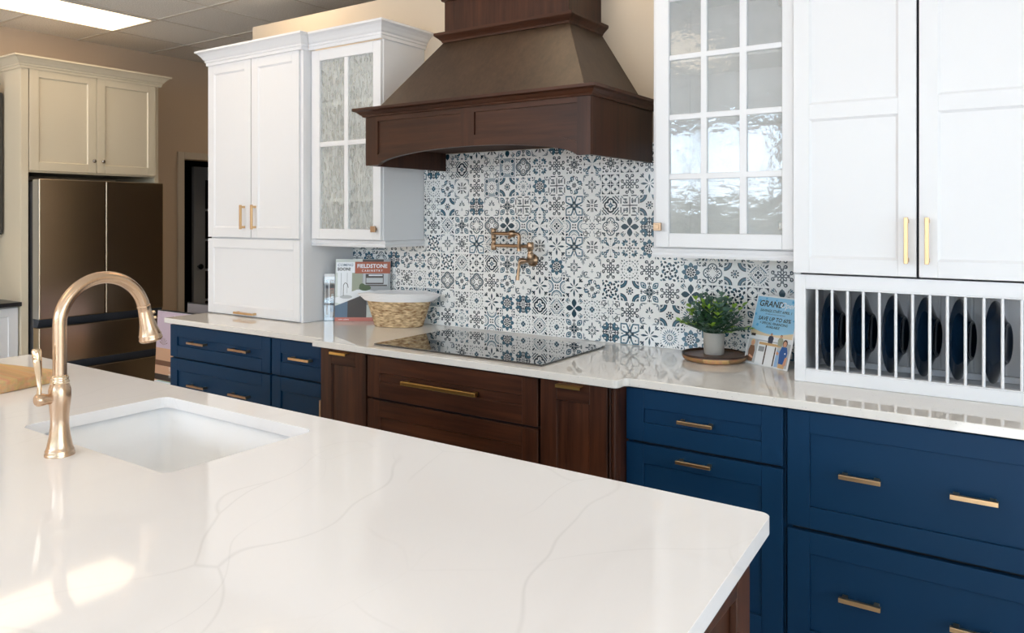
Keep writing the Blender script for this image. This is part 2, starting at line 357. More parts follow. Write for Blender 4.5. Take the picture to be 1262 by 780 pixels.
# window wall behind the camera
ww = MB(); wins = [(-5.0, -2.75), (-2.5, -.25), (0., 2.6)]
ww.box(XL, wins[0][0], YF-.1, YF, 0, ZC); ww.box(wins[0][1], wins[1][0], YF-.1, YF, 0, ZC); ww.box(wins[1][1], wins[2][0], YF-.1, YF, 0, ZC); ww.box(wins[2][1], XR, YF-.1, YF, 0, ZC)
for a, b in wins: ww.box(a, b, YF-.1, YF, 0, .35); ww.box(a, b, YF-.1, YF, 2.75, ZC)
struct(ww.build('wall_front', WALLP))
for i, (a, b) in enumerate(wins):
    w = MB()
    w.box(a, a+.05, YF-.08, YF-.02, .35, 2.75); w.box(b-.05, b, YF-.08, YF-.02, .35, 2.75)
    w.box(a+.05, b-.05, YF-.08, YF-.02, .35, .42); w.box(a+.05, b-.05, YF-.08, YF-.02, 2.69, 2.75)
    m_ = (a+b)/2; w.box(m_-.025, m_+.025, YF-.08, YF-.02, .42, 2.69)
    o = struct(w.build('window_%d' % (i+1), GREYDK, bevel=.003))
    MB().box(a+.05, b-.05, YF-.052, YF-.048, .42, 2.69).build('glass_pane', PANE, o)

struct(MB().box(-16, 14, -34, YF-.2, -.16, -.1).build('ground', mat('outside_paving', (.30, .30, .29), .9)))
# ceiling light fixtures (2x4 lay-in)
def ceiling_light(x, y, label):
    t = thing('ceiling_light', label, 'ceiling light', (x, y, ZC), 'fluorescent ceiling panels')
    f = MB(); hx, hy = .288, .588
    f.box(x-hx, x-hx+.022, y-hy, y+hy, ZC-.014, ZC-.003); f.box(x+hx-.022, x+hx, y-hy, y+hy, ZC-.014, ZC-.003)
    f.box(x-hx+.022, x+hx-.022, y-hy, y-hy+.022, ZC-.014, ZC-.003); f.box(x-hx+.022, x+hx-.022, y+hy-.022, y+hy, ZC-.014, ZC-.003)
    f.build('frame', CGRID, t, bevel=.002)
    MB().box(x-hx+.022, x+hx-.022, y-hy+.022, y+hy-.022, ZC-.008, ZC-.004).build('diffuser', LIGHTP, t)
ceiling_light(-5.49, -.68, 'lit rectangular fluorescent ceiling panel at the top left, above the fridge')
for (x, y, w_) in ((-3.69, -.68, 'in front of the tall pantry cabinet'), (-1.89, -.68, 'in front of the wooden hood'), (-5.49, -2.48, 'at the left near the white base cabinet, unseen, added to light the left wall'), (-5.49, -4.88, 'at the far left near the window wall'),  # unseen panel by the white base cabinet added to brighten the left wall
                   (-2.49, -3.68, 'over the near side of the island'), (.51, -3.68, 'above the photographer'), (-5.49, 2.32, 'hidden behind the partition near the doorway, added to light the left wall'), (-3.69, 2.32, 'hidden behind the middle of the partition, added to light the left wall')):  # both panels behind the partition added out of view to lift the left wall
    ceiling_light(x, y, 'lit rectangular ceiling panel '+w_)

# ================================================================== PATTERNED TILES
CW, CH = .0966, .0972; TX0 = -2.653; TZ0 = .914
class Tile:
    """flat motifs in a -1..1 square; polygons with an ink index 1 dark, 2 mid, 3 blue, 4 grey, 5 grey ground, 0 white"""
    def __init__(s): s.p = []; s.T = [(1, 0, 0, 1, 0, 0)]
    def push(s, a, b, c, d, e, f):
        A, B, C, D, E, F = s.T[-1]
        s.T.append((A*a+C*b, B*a+D*b, A*c+C*d, B*c+D*d, A*e+C*f+E, B*e+D*f+F))
    def pop(s): s.T.pop()
    def rot(s, fn, n=4, off=0):
        for k in range(n):
            a = 2*PI*k/n+off; s.push(math.cos(a), math.sin(a), -math.sin(a), math.cos(a), 0, 0); fn(); s.pop()
    def mir(s, fn): fn(); s.push(1, 0, 0, -1, 0, 0); fn(); s.pop()     # mirrored over the local x axis
    def at(s, x, y, k, fn): s.push(k, 0, 0, k, x, y); fn(); s.pop()
    def poly(s, pts, c):
        A, B, C, D, E, F = s.T[-1]
        q = [(max(-.985, min(.985, A*x+C*y+E)), max(-.985, min(.985, B*x+D*y+F))) for x, y in pts]
        s.p.append((q, [tuple(range(len(q)))], c))
    def strip(s, pts, w, c, closed=False):
        n = len(pts); A, B, C, D, E, F = s.T[-1]; q = []
        W = [q_*1.75 for q_ in (w if isinstance(w, list) else [w]*n)]
        for i in range(n):
            p0 = pts[(i-1) % n] if (i or closed) else pts[0]; p1 = pts[(i+1) % n] if (i < n-1 or closed) else pts[-1]
            dx, dy = p1[0]-p0[0], p1[1]-p0[1]; l = math.hypot(dx, dy) or 1; nx, ny = -dy/l, dx/l
            for sg in (1, -1):
                x, y = pts[i][0]+nx*sg*W[i]/2, pts[i][1]+ny*sg*W[i]/2
                q.append((max(-.985, min(.985, A*x+C*y+E)), max(-.985, min(.985, B*x+D*y+F))))
        fs = [(2*i, 2*i+1, 2*((i+1) % n)+1, 2*((i+1) % n)) for i in range(n if closed else n-1)]
        s.p.append((q, fs, c))
    def petal(s, a, b, w, c, bias=.5, y=0):
        """leaf on the local x axis from a to b"""
        n = 5; pts = []; w *= 1.3
        for i in range(n+1):
            t = i/n; pts.append((a+(b-a)*t, y+w/2*math.sin(PI*t**(math.log(.5)/math.log(bias)))))
        for i in range(n-1, 0, -1):
            t = i/n; pts.append((a+(b-a)*t, y-w/2*math.sin(PI*t**(math.log(.5)/math.log(bias)))))
        s.poly(pts, c)
    def opetal(s, a, b, w, c, th=.035, bias=.5, y=0):
        n = 6; pts = []
        for i in range(n+1):
            t = i/n; pts.append((a+(b-a)*t, y+w/2*math.sin(PI*t**(math.log(.5)/math.log(bias)))))
        for i in range(n-1, 0, -1):
            t = i/n; pts.append((a+(b-a)*t, y-w/2*math.sin(PI*t**(math.log(.5)/math.log(bias)))))
        s.strip(pts, th, c, True)
    def ring(s, x, y, r, w, c, a0=0, a1=360, n=None):
        n = n or max(5, int(abs(a1-a0)/26)); full = abs(a1-a0) >= 360
        pts = [(x+r*math.cos(math.radians(a0+(a1-a0)*i/n)), y+r*math.sin(math.radians(a0+(a1-a0)*i/n))) for i in range(n if full else n+1)]
        s.strip(pts, w, c, full)
    def dot(s, x, y, r, c, n=8): s.poly([(x+r*math.cos(2*PI*k/n), y+r*math.sin(2*PI*k/n)) for k in range(n)], c)
    def scroll(s, x, y, r, a0, a1, w, c):
        """spiral that tightens from a0 to a1"""
        n = max(6, int(abs(a1-a0)/38)); pts = []; W = []
        for i in range(n+1):
            t = i/n; a = math.radians(a0+(a1-a0)*t); rr = r*(1-.68*t); pts.append((x+rr*math.cos(a), y+rr*math.sin(a))); W.append(w*(.8+.6*t))
        s.strip(pts, W, c)
def d_A(t):   # eight outlined petals and eight scrolls
    t.rot(lambda: t.opetal(.1, .52, .24, 1, .05), 8)
    def q():
        t.scroll(.76, .30, .17, -120, 250, .06, 1); t.strip([(.44, .06), (.58, .10), (.68, .15)], .05, 1); t.petal(.52, .68, .07, 1)
    t.rot(lambda: t.mir(q), 4)
    t.rot(lambda: t.dot(.5, 0, .04, 1), 4, PI/4)
def d_B(t, c=1):   # twelve bars and ray corners
    def q(): t.strip([(.2, .06), (.62, .09)], .055, c); 
    t.rot(lambda: t.mir(q), 4)
    t.rot(lambda: t.petal(.22, .82, .13, c, .6), 4, PI/4)
    t.rot(lambda: t.petal(0, .14, .07, c), 4)
    def k():
        t.petal(1.0, 1.34, .12, 4)
        t.mir(lambda: (t.strip([(1.3, .06), (1.0, .22)], .05, 4), t.strip([(1.28, .12), (.93, .42)], .05, 4), t.strip([(1.22, .2), (.9, .58)], .035, 4)))
    t.rot(k, 4, PI/4)
def d_C(t, c=2):   # eight long petals, leafy corners
    t.rot(lambda: t.petal(.08, .92, .17, c, .62), 4)
    t.rot(lambda: t.petal(.08, .66, .11, c, .62), 4, PI/4)
    def k():
        t.petal(.78, 1.3, .14, 1, .4)
        t.mir(lambda: (t.push(.8, .6, -.6, .8, .92, .05), t.petal(0, .34, .11, c), t.pop(), t.push(.5, .86, -.86, .5, 1.05, .06), t.petal(0, .3, .09, 1), t.pop()))
    t.rot(k, 4, PI/4)
def d_D(t):   # four fat petals
    t.rot(lambda: t.petal(.04, .95, .44, 2, .55), 4)
    def k():
        t.petal(.86, 1.3, .10, 3, .5)
        t.mir(lambda: (t.push(.80, .6, -.6, .80, .74, .06), t.petal(0, .26, .055, 1), t.pop(), t.push(.80, .6, -.6, .80, .88, .07), t.petal(0, .30, .06, 1), t.pop(),
                       t.push(.7, .7, -.7, .7, 1.06, .06), t.petal(0, .24, .09, 3), t.pop()))
    t.rot(k, 4, PI/4)
def d_E(t):   # heavy quatrefoil
    t.rot(lambda: t.ring(.30, 0, .34, .10, 1, -105, 105), 4)
    t.rot(lambda: (t.petal(.05, .34, .13, 3), t.dot(.40, 0, .05, 1)), 4)
    t.rot(lambda: t.petal(.04, .25, .08, 2), 4, PI/4)
    def k():
        t.strip([(.72, -.45), (.80, -.25), (.76, 0), (.80, .25), (.72, .45)], .07, 2)
        t.strip([(.98, -.32), (1.02, -.1), (1.0, .1), (.98, .32)], .06, 1); t.petal(1.08, 1.32, .12, 4)
    t.rot(k, 4, PI/4)
def d_F(t):   # fine quatrefoil with hollow middle
    t.rot(lambda: (t.ring(.42, 0, .42, .06, 2, -118, 118), t.petal(.52, .74, .12, 2)), 4)
    def q(): t.push(.8, .6, -.6, .8, .36, .06); t.petal(0, .28, .09, 1); t.pop(); t.dot(.30, .17, .05, 1, 6)
    t.rot(lambda: t.mir(q), 4)
    t.rot(lambda: (t.petal(.80, 1.22, .11, 1), t.mir(lambda: (t.push(.7, .7, -.7, .7, .92, .05), t.petal(0, .3, .1, 2), t.pop(), t.petal(.98, 1.2, .07, 1, y=.14)))), 4, PI/4)
def d_G(t):   # rosette and fan quarter circles
    t.rot(lambda: t.petal(.13, .40, .13, 1, .62), 8, PI/8); t.dot(0, 0, .09, 3)
    t.ring(0, 0, .115, .03, 1)
    def k():
        s_ = 1.40
        t.ring(s_, 0, .72, .05, 1, 135, 225); t.ring(s_, 0, .58, .12, 3, 135, 225); t.ring(s_, 0, .46, .04, 1, 135, 225)
        t.petal(s_-.30, s_-.10, .16, 1); t.ring(s_, 0, .30, .05, 4, 140, 220)
    t.rot(k, 4, PI/4)
def d_H(t):   # four leaf shields with dots
    t.rot(lambda: (t.strip([(.16, 0), (.5, .28), (.9, .42), (1.3, .0), (.9, -.42), (.5, -.28)], .10, 3, True), t.dot(.86, 0, .075, 1)), 4, PI/4)
    t.rot(lambda: (t.petal(.1, .50, .13, 1), t.mir(lambda: t.petal(.2, .52, .07, 2, y=.12))), 4)
    t.rot(lambda: t.petal(.04, .3, .1, 2), 4, PI/4); t.rot(lambda: t.petal(.62, .95, .08, 2), 4)
def d_I(t):   # two by two lattice of stars between rings
    def q():
        t.rot(lambda: t.petal(0, .40, .26, 2, .35), 4)
        def c():
            n = 5; arc_ = [(1-.80*math.cos(math.radians(90*k/n)), 1-.80*math.sin(math.radians(90*k/n))) for k in range(n+1)]
            t.poly([(.30, .94), (.94, .30), (.94, .94)], 2 if False else 1)
            t.poly([(.16, .94), (.34, .70), (.30, .94)], 1); t.poly([(.94, .16), (.70, .34), (.94, .30)], 1)
        t.rot(c, 4)
    for x in (-.49, .49):
        for y in (-.49, .49): t.at(x, y, .48, q)
def d_J(t):   # blue pointed star flower
    t.rot(lambda: t.petal(.42, .90, .34, 3, .42), 8)
    t.rot(lambda: t.petal(.16, .44, .15, 1), 8); t.rot(lambda: t.petal(.40, .62, .12, 1), 8, PI/8)
    t.ring(0, 0, .11, .05, 1)
    t.rot(lambda: (t.ring(1.2, 0, .24, .06, 4, 110, 250), t.petal(1.1, 1.36, .14, 2), t.mir(lambda: t.petal(.96, 1.14, .06, 1, y=.2))), 4, PI/4)
def d_K(t):   # dotted circle
    t.rot(lambda: t.petal(.03, .32, .10, 3), 8, PI/8); t.rot(lambda: t.petal(.06, .36, .06, 1), 4)
    t.rot(lambda: t.dot(.52, 0, .055, 1, 6), 8, 0)
    t.rot(lambda: t.dot(.62, 0, .035, 1, 5), 8, PI/8)
    t.rot(lambda: t.ring(0, 0, .80, .05, 2, -7, 7, 2), 16)
    t.rot(lambda: (t.petal(1.0, 1.26, .10, 1), t.mir(lambda: t.petal(.94, 1.1, .07, 2, y=.22))), 4, PI/4)
    t.rot(lambda: t.dot(.93, .0, .045, 1, 5), 4)
def d_L(t):   # dense diamond checker
    t.rot(lambda: t.petal(.03, .34, .2, 1, .6), 4)
    for k, r in enumerate((.5, .66, .82)):
        n = 4+k
        for i in range(n+1):
            u = i/n; t.rot(lambda: t.dot(r*(1-u)+.02, r*u+.02, .055-.006*k, 1 if (i+k) % 2 else 2, 4), 4)
    t.rot(lambda: (t.strip([(.62, -.36), (.62, .36)], .05, 3), t.petal(.80, 1.3, .16, 1), t.mir(lambda: (t.petal(.78, .98, .07, 2, y=.22), t.dot(.84, .40, .05, 1, 4), t.dot(.98, .26, .05, 1, 4)))), 4, PI/4)
def d_M(t):   # teardrop rosette
    t.rot(lambda: (t.opetal(.12, .62, .26, 2, .05), t.petal(.24, .46, .10, 1)), 4); t.rot(lambda: t.petal(.08, .46, .13, 1), 4, PI/4)
    t.rot(lambda: (t.opetal(.52, 1.22, .42, 3, .07), t.petal(.66, 1.02, .17, 3), t.dot(.80, 0, .05, 1)), 4, PI/4)
    t.rot(lambda: (t.petal(.64, .96, .12, 1), t.mir(lambda: t.petal(.70, .94, .07, 2, y=.15))), 4); t.dot(0, 0, .07, 1)
def d_N(t):   # blue S scrolls
    t.rot(lambda: t.opetal(.06, .26, .10, 1, .03), 8)
    def q():
        t.scroll(.66, .26, .2, -150, 200, .085, 3); t.scroll(.90, .02, .12, 60, 300, .05, 1)
        t.strip([(.36, .20), (.46, .34), (.40, .5), (.28, .56)], .08, 2); t.dot(.27, .48, .06, 2, 6)
    t.rot(q, 4); t.push(1, 0, 0, -1, 0, 0); t.rot(lambda: t.scroll(.7, .3, .16, -150, 160, .05, 4), 4); t.pop()
def d_O(t):   # cross with bracket motifs
    t.rot(lambda: t.strip([(.06, 0), (.80, 0)], .055, 1), 4); t.dot(0, 0, .09, 1)
    t.rot(lambda: t.mir(lambda: t.strip([(.16, .93), (.72, .93)], .06, 1)), 4)
    def q(): t.strip([(.24, .22), (.24, .60), (.34, .68)], .06, 2); t.strip([(.44, .36), (.60, .30), (.60, .66)], .06, 2); t.strip([(.3, .48), (.66, .48)], .05, 1); t.scroll(.34, .3, .1, 0, 300, .04, 1)
    t.rot(q, 4)
    t.rot(lambda: t.petal(.9, 1.3, .1, 4), 4, PI/4)
def d_P(t):   # diagonal leaf sprays with dotted cross
    for r in (.14, .30, .46, .62, .80): t.rot(lambda: t.dot(r, 0, .032, 1, 5), 4)
    t.rot(lambda: (t.petal(.74, .94, .14, 1), t.mir(lambda: t.dot(.86, .12, .05, 1, 5))), 4)
    def q(): t.scroll(.98, .22, .18, -170, 160, .07, 3)
    t.rot(lambda: (t.petal(.12, .80, .20, 3, .62), t.petal(.22, .6, .06, 1), t.mir(q), t.mir(lambda: (t.push(.8, .6, -.6, .8, .66, .04), t.petal(0, .3, .1, 2), t.pop()))), 4, PI/4)
def d_Q(t):   # swirling loose leaves
    def q():
        for (x, y, a, l, w, c) in ((.2, .05, 20, .3, .12, 1), (.45, .2, 80, .34, .14, 2), (.7, .05, 120, .32, .13, 3), (.35, .55, 10, .3, .14, 2), (.8, .42, 70, .3, .13, 1), (.55, .80, -20, .34, .14, 2), (.1, .55, 100, .3, .12, 1), (.86, .84, 160, .2, .1, 3)):
            ca, sa = math.cos(math.radians(a)), math.sin(math.radians(a)); t.push(ca, sa, -sa, ca, x, y); t.petal(-l*.62, l*.62, w*1.35, c, .62); t.pop()
    t.rot(q, 4)
def d_R(t):   # sunburst ring
    t.rot(lambda: t.petal(.36, .82, .085, 3), 20); t.ring(0, 0, .24, .05, 2); t.rot(lambda: t.petal(.04, .16, .07, 2), 4); t.rot(lambda: t.dot(.32, 0, .03, 2, 5), 12)
    t.rot(lambda: (t.petal(.96, 1.3, .12, 1), t.mir(lambda: (t.petal(.92, 1.12, .07, 1, y=.2), t.dot(.86, .36, .045, 2, 5)))), 4, PI/4)
def d_S(t):   # four half-round fans on the sides
    t.rot(lambda: (t.ring(1, 0, .60, .075, 3, 92, 268), t.ring(1, 0, .45, .022, 3, 92, 268), t.ring(1, 0, .26, .04, 4, 92, 268), t.dot(.86, 0, .04, 3, 6)), 4)
    t.rot(lambda: (t.petal(.08, .30, .14, 1), t.petal(1.02, 1.36, .17, 1)), 4, PI/4)
def d_T(t):   # thin sixteen ray star
    t.rot(lambda: t.petal(.12, .82, .11, 2, .68), 4)
    t.rot(lambda: t.petal(.16, .56, .12, 2, .68), 4, PI/4); t.rot(lambda: t.petal(.20, .50, .08, 2, .6), 8, PI/8); t.ring(0, 0, .09, .05, 1)
    t.rot(lambda: (t.petal(.98, 1.34, .14, 4), t.mir(lambda: (t.strip([(1.28, .08), (.96, .30)], .05, 4), t.strip([(1.24, .14), (.93, .44)], .06, 4), t.strip([(1.15, .24), (.94, .58)], .035, 3)))), 4, PI/4)
def d_U(t):   # single fan palmette
    for a, l in ((90, .72), (60, .56), (120, .56), (32, .46), (148, .46)):
        ca, sa = math.cos(math.radians(a)), math.sin(math.radians(a)); t.push(ca, sa, -sa, ca, 0, -.02); t.petal(.14, l, .12, 2, .65); t.pop()
    t.dot(0, -.2, .06, 1, 6); t.petal(-.2, .2, .05, 4, y=-.34); t.petal(-.12, .12, .05, 4, y=-.44)
    t.rot(lambda: (t.petal(.98, 1.3, .14, 4), t.mir(lambda: (t.strip([(1.28, .08), (.92, .34)], .05, 4), t.strip([(1.22, .18), (.88, .52)], .05, 1)))), 4, PI/4)
    t.mir(lambda: None); t.push(0, -1, 1, 0, 0, 0)
    t.mir(lambda: (t.ring(.62, .66, .22, .05, 2, 60, 230), t.petal(.5, .8, .09, 1, y=.62))); t.pop()
def d_V(t):   # pale dashed medallion
    t.rot(lambda: t.ring(0, 0, .56, .06, 3, -9, 9, 2), 12); t.rot(lambda: t.dot(.4, 0, .04, 4, 5), 12); t.rot(lambda: t.petal(.08, .3, .08, 4), 8); t.ring(0, 0, .06, .03, 1)
    t.rot(lambda: (t.petal(.84, 1.3, .15, 3), t.mir(lambda: (t.push(.7, .7, -.7, .7, .9, .04), t.petal(0, .3, .1, 3), t.pop()))), 4, PI/4)
    t.rot(lambda: (t.petal(.80, .96, .34, 2), t.ring(.98, 0, .3, .03, 4, 110, 250)), 4)
def d_W(t):   # four corner discs on grey
    t.poly([(-.98, -.98), (.98, -.98), (.98, .98), (-.98, .98)], 5)
    t.dot(0, 0, .66, 0, 16)
    t.rot(lambda: (t.dot(.92, 0, .27, 0, 12), t.dot(.92, 0, .20, 2, 12), t.dot(.92, 0, .06, 3, 6)), 4, PI/4)
    t.rot(lambda: t.petal(.12, .34, .10, 1), 8); t.rot(lambda: t.dot(.42, 0, .05, 1, 4), 8, PI/8); t.rot(lambda: t.dot(.55, 0, .045, 1, 4), 8); t.rot(lambda: t.dot(.16, 0, .03, 1, 4), 4)
    t.rot(lambda: t.dot(.62, 0, .05, 1, 4), 8, PI/8)
def d_X(t):   # chain quatrefoil
    t.rot(lambda: (t.ring(.46, 0, .40, .10, 4, -112, 112), t.ring(.46, 0, .47, .035, 1, -108, 108), t.ring(.46, 0, .21, .05, 1), t.dot(.46, 0, .07, 3, 6), t.ring(.46, 0, .33, .03, 1, -100, 100)), 4)
    t.rot(lambda: (t.petal(.98, 1.3, .12, 1), t.petal(.64, .86, .09, 4), t.mir(lambda: t.strip([(1.0, .1), (.92, .28)], .06, 1))), 4, PI/4)
def d_Y(t):   # small rosette in a bracketed frame
    t.rot(lambda: t.petal(.12, .38, .11, 2, .65), 8); t.dot(0, 0, .09, 1); 
    def k():
        t.strip([(.46, .18), (.58, .30), (.74, .30), (.88, .54)], .04, 4)
    t.rot(lambda: (t.mir(k), t.petal(.84, 1.0, .10, 1)), 4, PI/4)
    t.rot(lambda: (t.ring(1.0, 0, .22, .05, 1, 120, 240), t.mir(lambda: (t.strip([(.72, .22), (1.02, .12)], .05, 1), t.strip([(1.02, .3), (1.24, .1)], .05, 2)))), 4, PI/4)
    t.rot(lambda: t.mir(lambda: t.strip([(.93, .5), (.93, .88)], .05, 1)), 4)
def d_Z(t):   # four corner palmettes and a centre star
    t.rot(lambda: t.petal(.02, .26, .12, 2), 4); t.rot(lambda: t.dot(.24, 0, .035, 1, 5), 8, PI/8)
    def q():
        for a in (-62, -32, 0, 32, 62):
            ca, sa = math.cos(math.radians(a)), math.sin(math.radians(a)); t.push(ca, sa, -sa, ca, .52, 0); t.petal(.08, .52 if abs(a) < 50 else .40, .15, 3 if a else 2, .6); t.pop()
        t.petal(.28, .55, .1, 1)
    t.rot(q, 4, PI/4); t.rot(lambda: (t.petal(.36, .56, .12, 1), t.dot(.68, 0, .05, 1, 6), t.petal(.78, .96, .14, 1)), 4)
def d_1(t):   # cross of scrolls with corner combs
    t.rot(lambda: (t.strip([(.05, 0), (.92, 0)], .045, 1), t.mir(lambda: (t.scroll(.40, .16, .15, -120, 190, .06, 1), t.scroll(.72, .13, .12, -120, 190, .05, 1)))), 4)
    t.rot(lambda: (t.ring(.86, 0, .30, .13, 3, 60, 300), t.ring(.86, 0, .14, .05, 2), t.strip([(.1, 0), (.5, 0)], .04, 1), t.mir(lambda: t.petal(.3, .55, .07, 1, y=.1))), 4, PI/4)
def d_2(t):   # long looped petals and curled corners
    t.rot(lambda: (t.opetal(.14, .62, .16, 1, .05), t.dot(.80, 0, .055, 1, 6)), 4)
    t.rot(lambda: (t.opetal(.12, .52, .15, 1, .045), t.mir(lambda: t.scroll(.80, .19, .17, 190, -140, .06, 1)), t.dot(1.12, 0, .085, 1)), 4, PI/4); t.dot(0, 0, .05, 1)
KIND = {k[2:]: v for k, v in list(globals().items()) if k.startswith('d_')}
def make_tile(code):
    t = Tile(); KIND[code](t); return t
TILES = {k: make_tile(k) for k in KIND}
ROWS = {   # row counted up from the worktop, columns from c0 (one column left of TX0)
 9: '?D CBDMB1KZP2I?', 8: '1YEAYWXZA2P2IA', 7: 'KNBAWGVJONTIAC', 6: 'YGU1UMOPAHBEOG', 5: 'ALMFXDSPLSYFD1', 4: 'QT2HLIKBCHBPZJ',
 3: 'FQLIEMMAJTUAKAQJFGLA', 2: 'ZXNXANUCSCNQGMADIQID', 1: 'WU2KCJ1ELDKYAUGRI?MB', 0: 'NAVASJKLKMT1HCRJ?VJH'}
LEFTC = {4: 'BTAWB', 3: 'ZN1FJ', 2: 'K2YNP', 1: 'SMLIQ', 0: 'AGKWL'}
DK = {'A': 0}
def tile_backsplash():
    root = thing('tile_backsplash', 'blue and white patchwork patterned tile backsplash between the worktop and hood', 'backsplash', (-2.0, 0, TZ0))
    bd = MB(); pt = MB(); keys = [k for k in KIND]
    rng = random.Random(3)
    cells = []
    for r in range(0, 10):
        z0 = TZ0+.0005+CH*r
        for c in range(-7, 21):
            x0 = TX0+CW*(c-1); x1 = x0+CW; z1 = z0+CH
            if r >= 5 and (c < -1 or c > 13): continue
            code = None
            if c >= 0 and r in ROWS and c < len(ROWS[r]): code = ROWS[r][c]
            elif c < 0 and r in LEFTC: code = LEFTC[r][(-c-1) % 5]
            if code in (None, '?', ' ') or code not in KIND: code = rng.choice(keys)
            cells.append((x0, x1, z0, z1, code))
    lo, hi = -3.314, -.727
    def clip(v, a, b): return max(a, min(b, v))
    # the wall shows below the wall cabinets, and higher between them up into the hood
    windows = ((lo, hi, 0, 1.3345), (-2.769, -1.285, 1.3345, 1.826))
    pieces = []
    for (x0, x1, z0, z1, code) in cells:
        for (wa, wb, wc, wd) in windows:
            a, b, c_, d_ = max(x0, wa), min(x1, wb), max(z0, wc), min(z1, wd)
            if b-a > .004 and d_-c_ > .004: pieces.append((x0, x1, z0, z1, a, b, c_, d_, code))
    for (x0, x1, z0, z1, a, b, c_, d_, code) in pieces:
        g = .0006
        bd.box(a+g, b-g, -.0085, -.002, c_+g, d_-g, 0)
        cx, cz = (x0+x1)/2, (z0+z1)/2; hx, hz = CW/2-g, CH/2-g
        for i, (pts, fs, ink) in enumerate(TILES[code].p):
            y = -.0086-.000012*i
            out = []; ok = False
            for (u, v) in pts:
                X, Z = cx+u*hx, cz+v*hz
                if a+g < X < b-g and c_+g < Z < d_-g: ok = True
                out.append((clip(X, a+g, b-g), y, clip(Z, c_+g, d_-g)))
            if ok: pt.add(out, fs, ink)
    bd.build('tile_body', [TILEW], root, recalc=True)
    MB().box(lo, hi, -.0079, -.0005, TZ0+.001, 1.335).box(-2.769, -1.285, -.0079, -.0005, 1.335, 1.826).build('grout_bed', [GROUT], root)
    pt.build('glazed_pattern', [TILEW, INK, INKM, INKB, INKG, TILEG], root, recalc=False)
tile_backsplash()

# ================================================================== WHITE CABINETS ON THE RUN
def path_front(xl, xr, y, l=True, r=True, ol=-1., back=0.):
    p = []
    if l: p += [(xl, back, ol, 0)]
    p += [(xl, y, ol if l else 0, -1)]
    p += [(xr, y, 1 if r else 0, -1)]
    if r: p += [(xr, back, 1, 0)]
    return p
def crown(root, path, z, mats=WHITE, prof=CROWN, k=1., name='crown_moulding'):
    return MB().sweep(path, [(o*k, z+h) for o, h in prof]).build(name, mats, root)

ZT = .914
# pantry cabinet standing on the worktop
t = thing('tall_pantry_cabinet', 'tall white painted cupboard standing on the worktop at its left end, with lift-up garage door', 'cabinet', (-3.74, -.18, ZT))
b = MB(); b.box(-4.160, -4.142, -.362, -.002, ZT+.0006, 2.415); b.box(-3.334, -3.3165, -.362, -.002, ZT+.0006, 2.415)
b.box(-4.142, -3.334, -.362, -.002, ZT+.0006, ZT+.018); b.box(-4.142, -3.334, -.362, -.002, 2.40, 2.415); b.box(-4.142, -3.334, -.362, -.002, 1.36, 1.378); b.box(-4.142, -3.334, -.02, -.002, ZT+.018, 2.4)
b.box(-3.340, -3.3165, -.374, -.362, ZT+.0006, 2.405)
b.build('body', WHITE, t, bevel=.0015)
front('door', t, -4.163, -3.757, 1.373, 2.407, -.384, [WHITE], [(-3.812, 1.492, True)], ln=.140, bead=.008, rec=.008)
front('door', t, -3.750, -3.342, 1.373, 2.407, -.384, [WHITE], [(-3.712, 1.492, True)], ln=.140, bead=.008, rec=.008)
front('lift_door', t, -4.163, -3.336, ZT+.006, 1.364, -.384, [WHITE], [(-3.787, .937, False)], ln=.175, bead=.008, rec=.006, fw=.052)
crown(t, [(-4.160, -.002, -.62, 0), (-4.160, -.386, -.62, -1), (-3.3165, -.386, 1, -1), (-3.3165, -.3385, 1, -1)], 2.402)

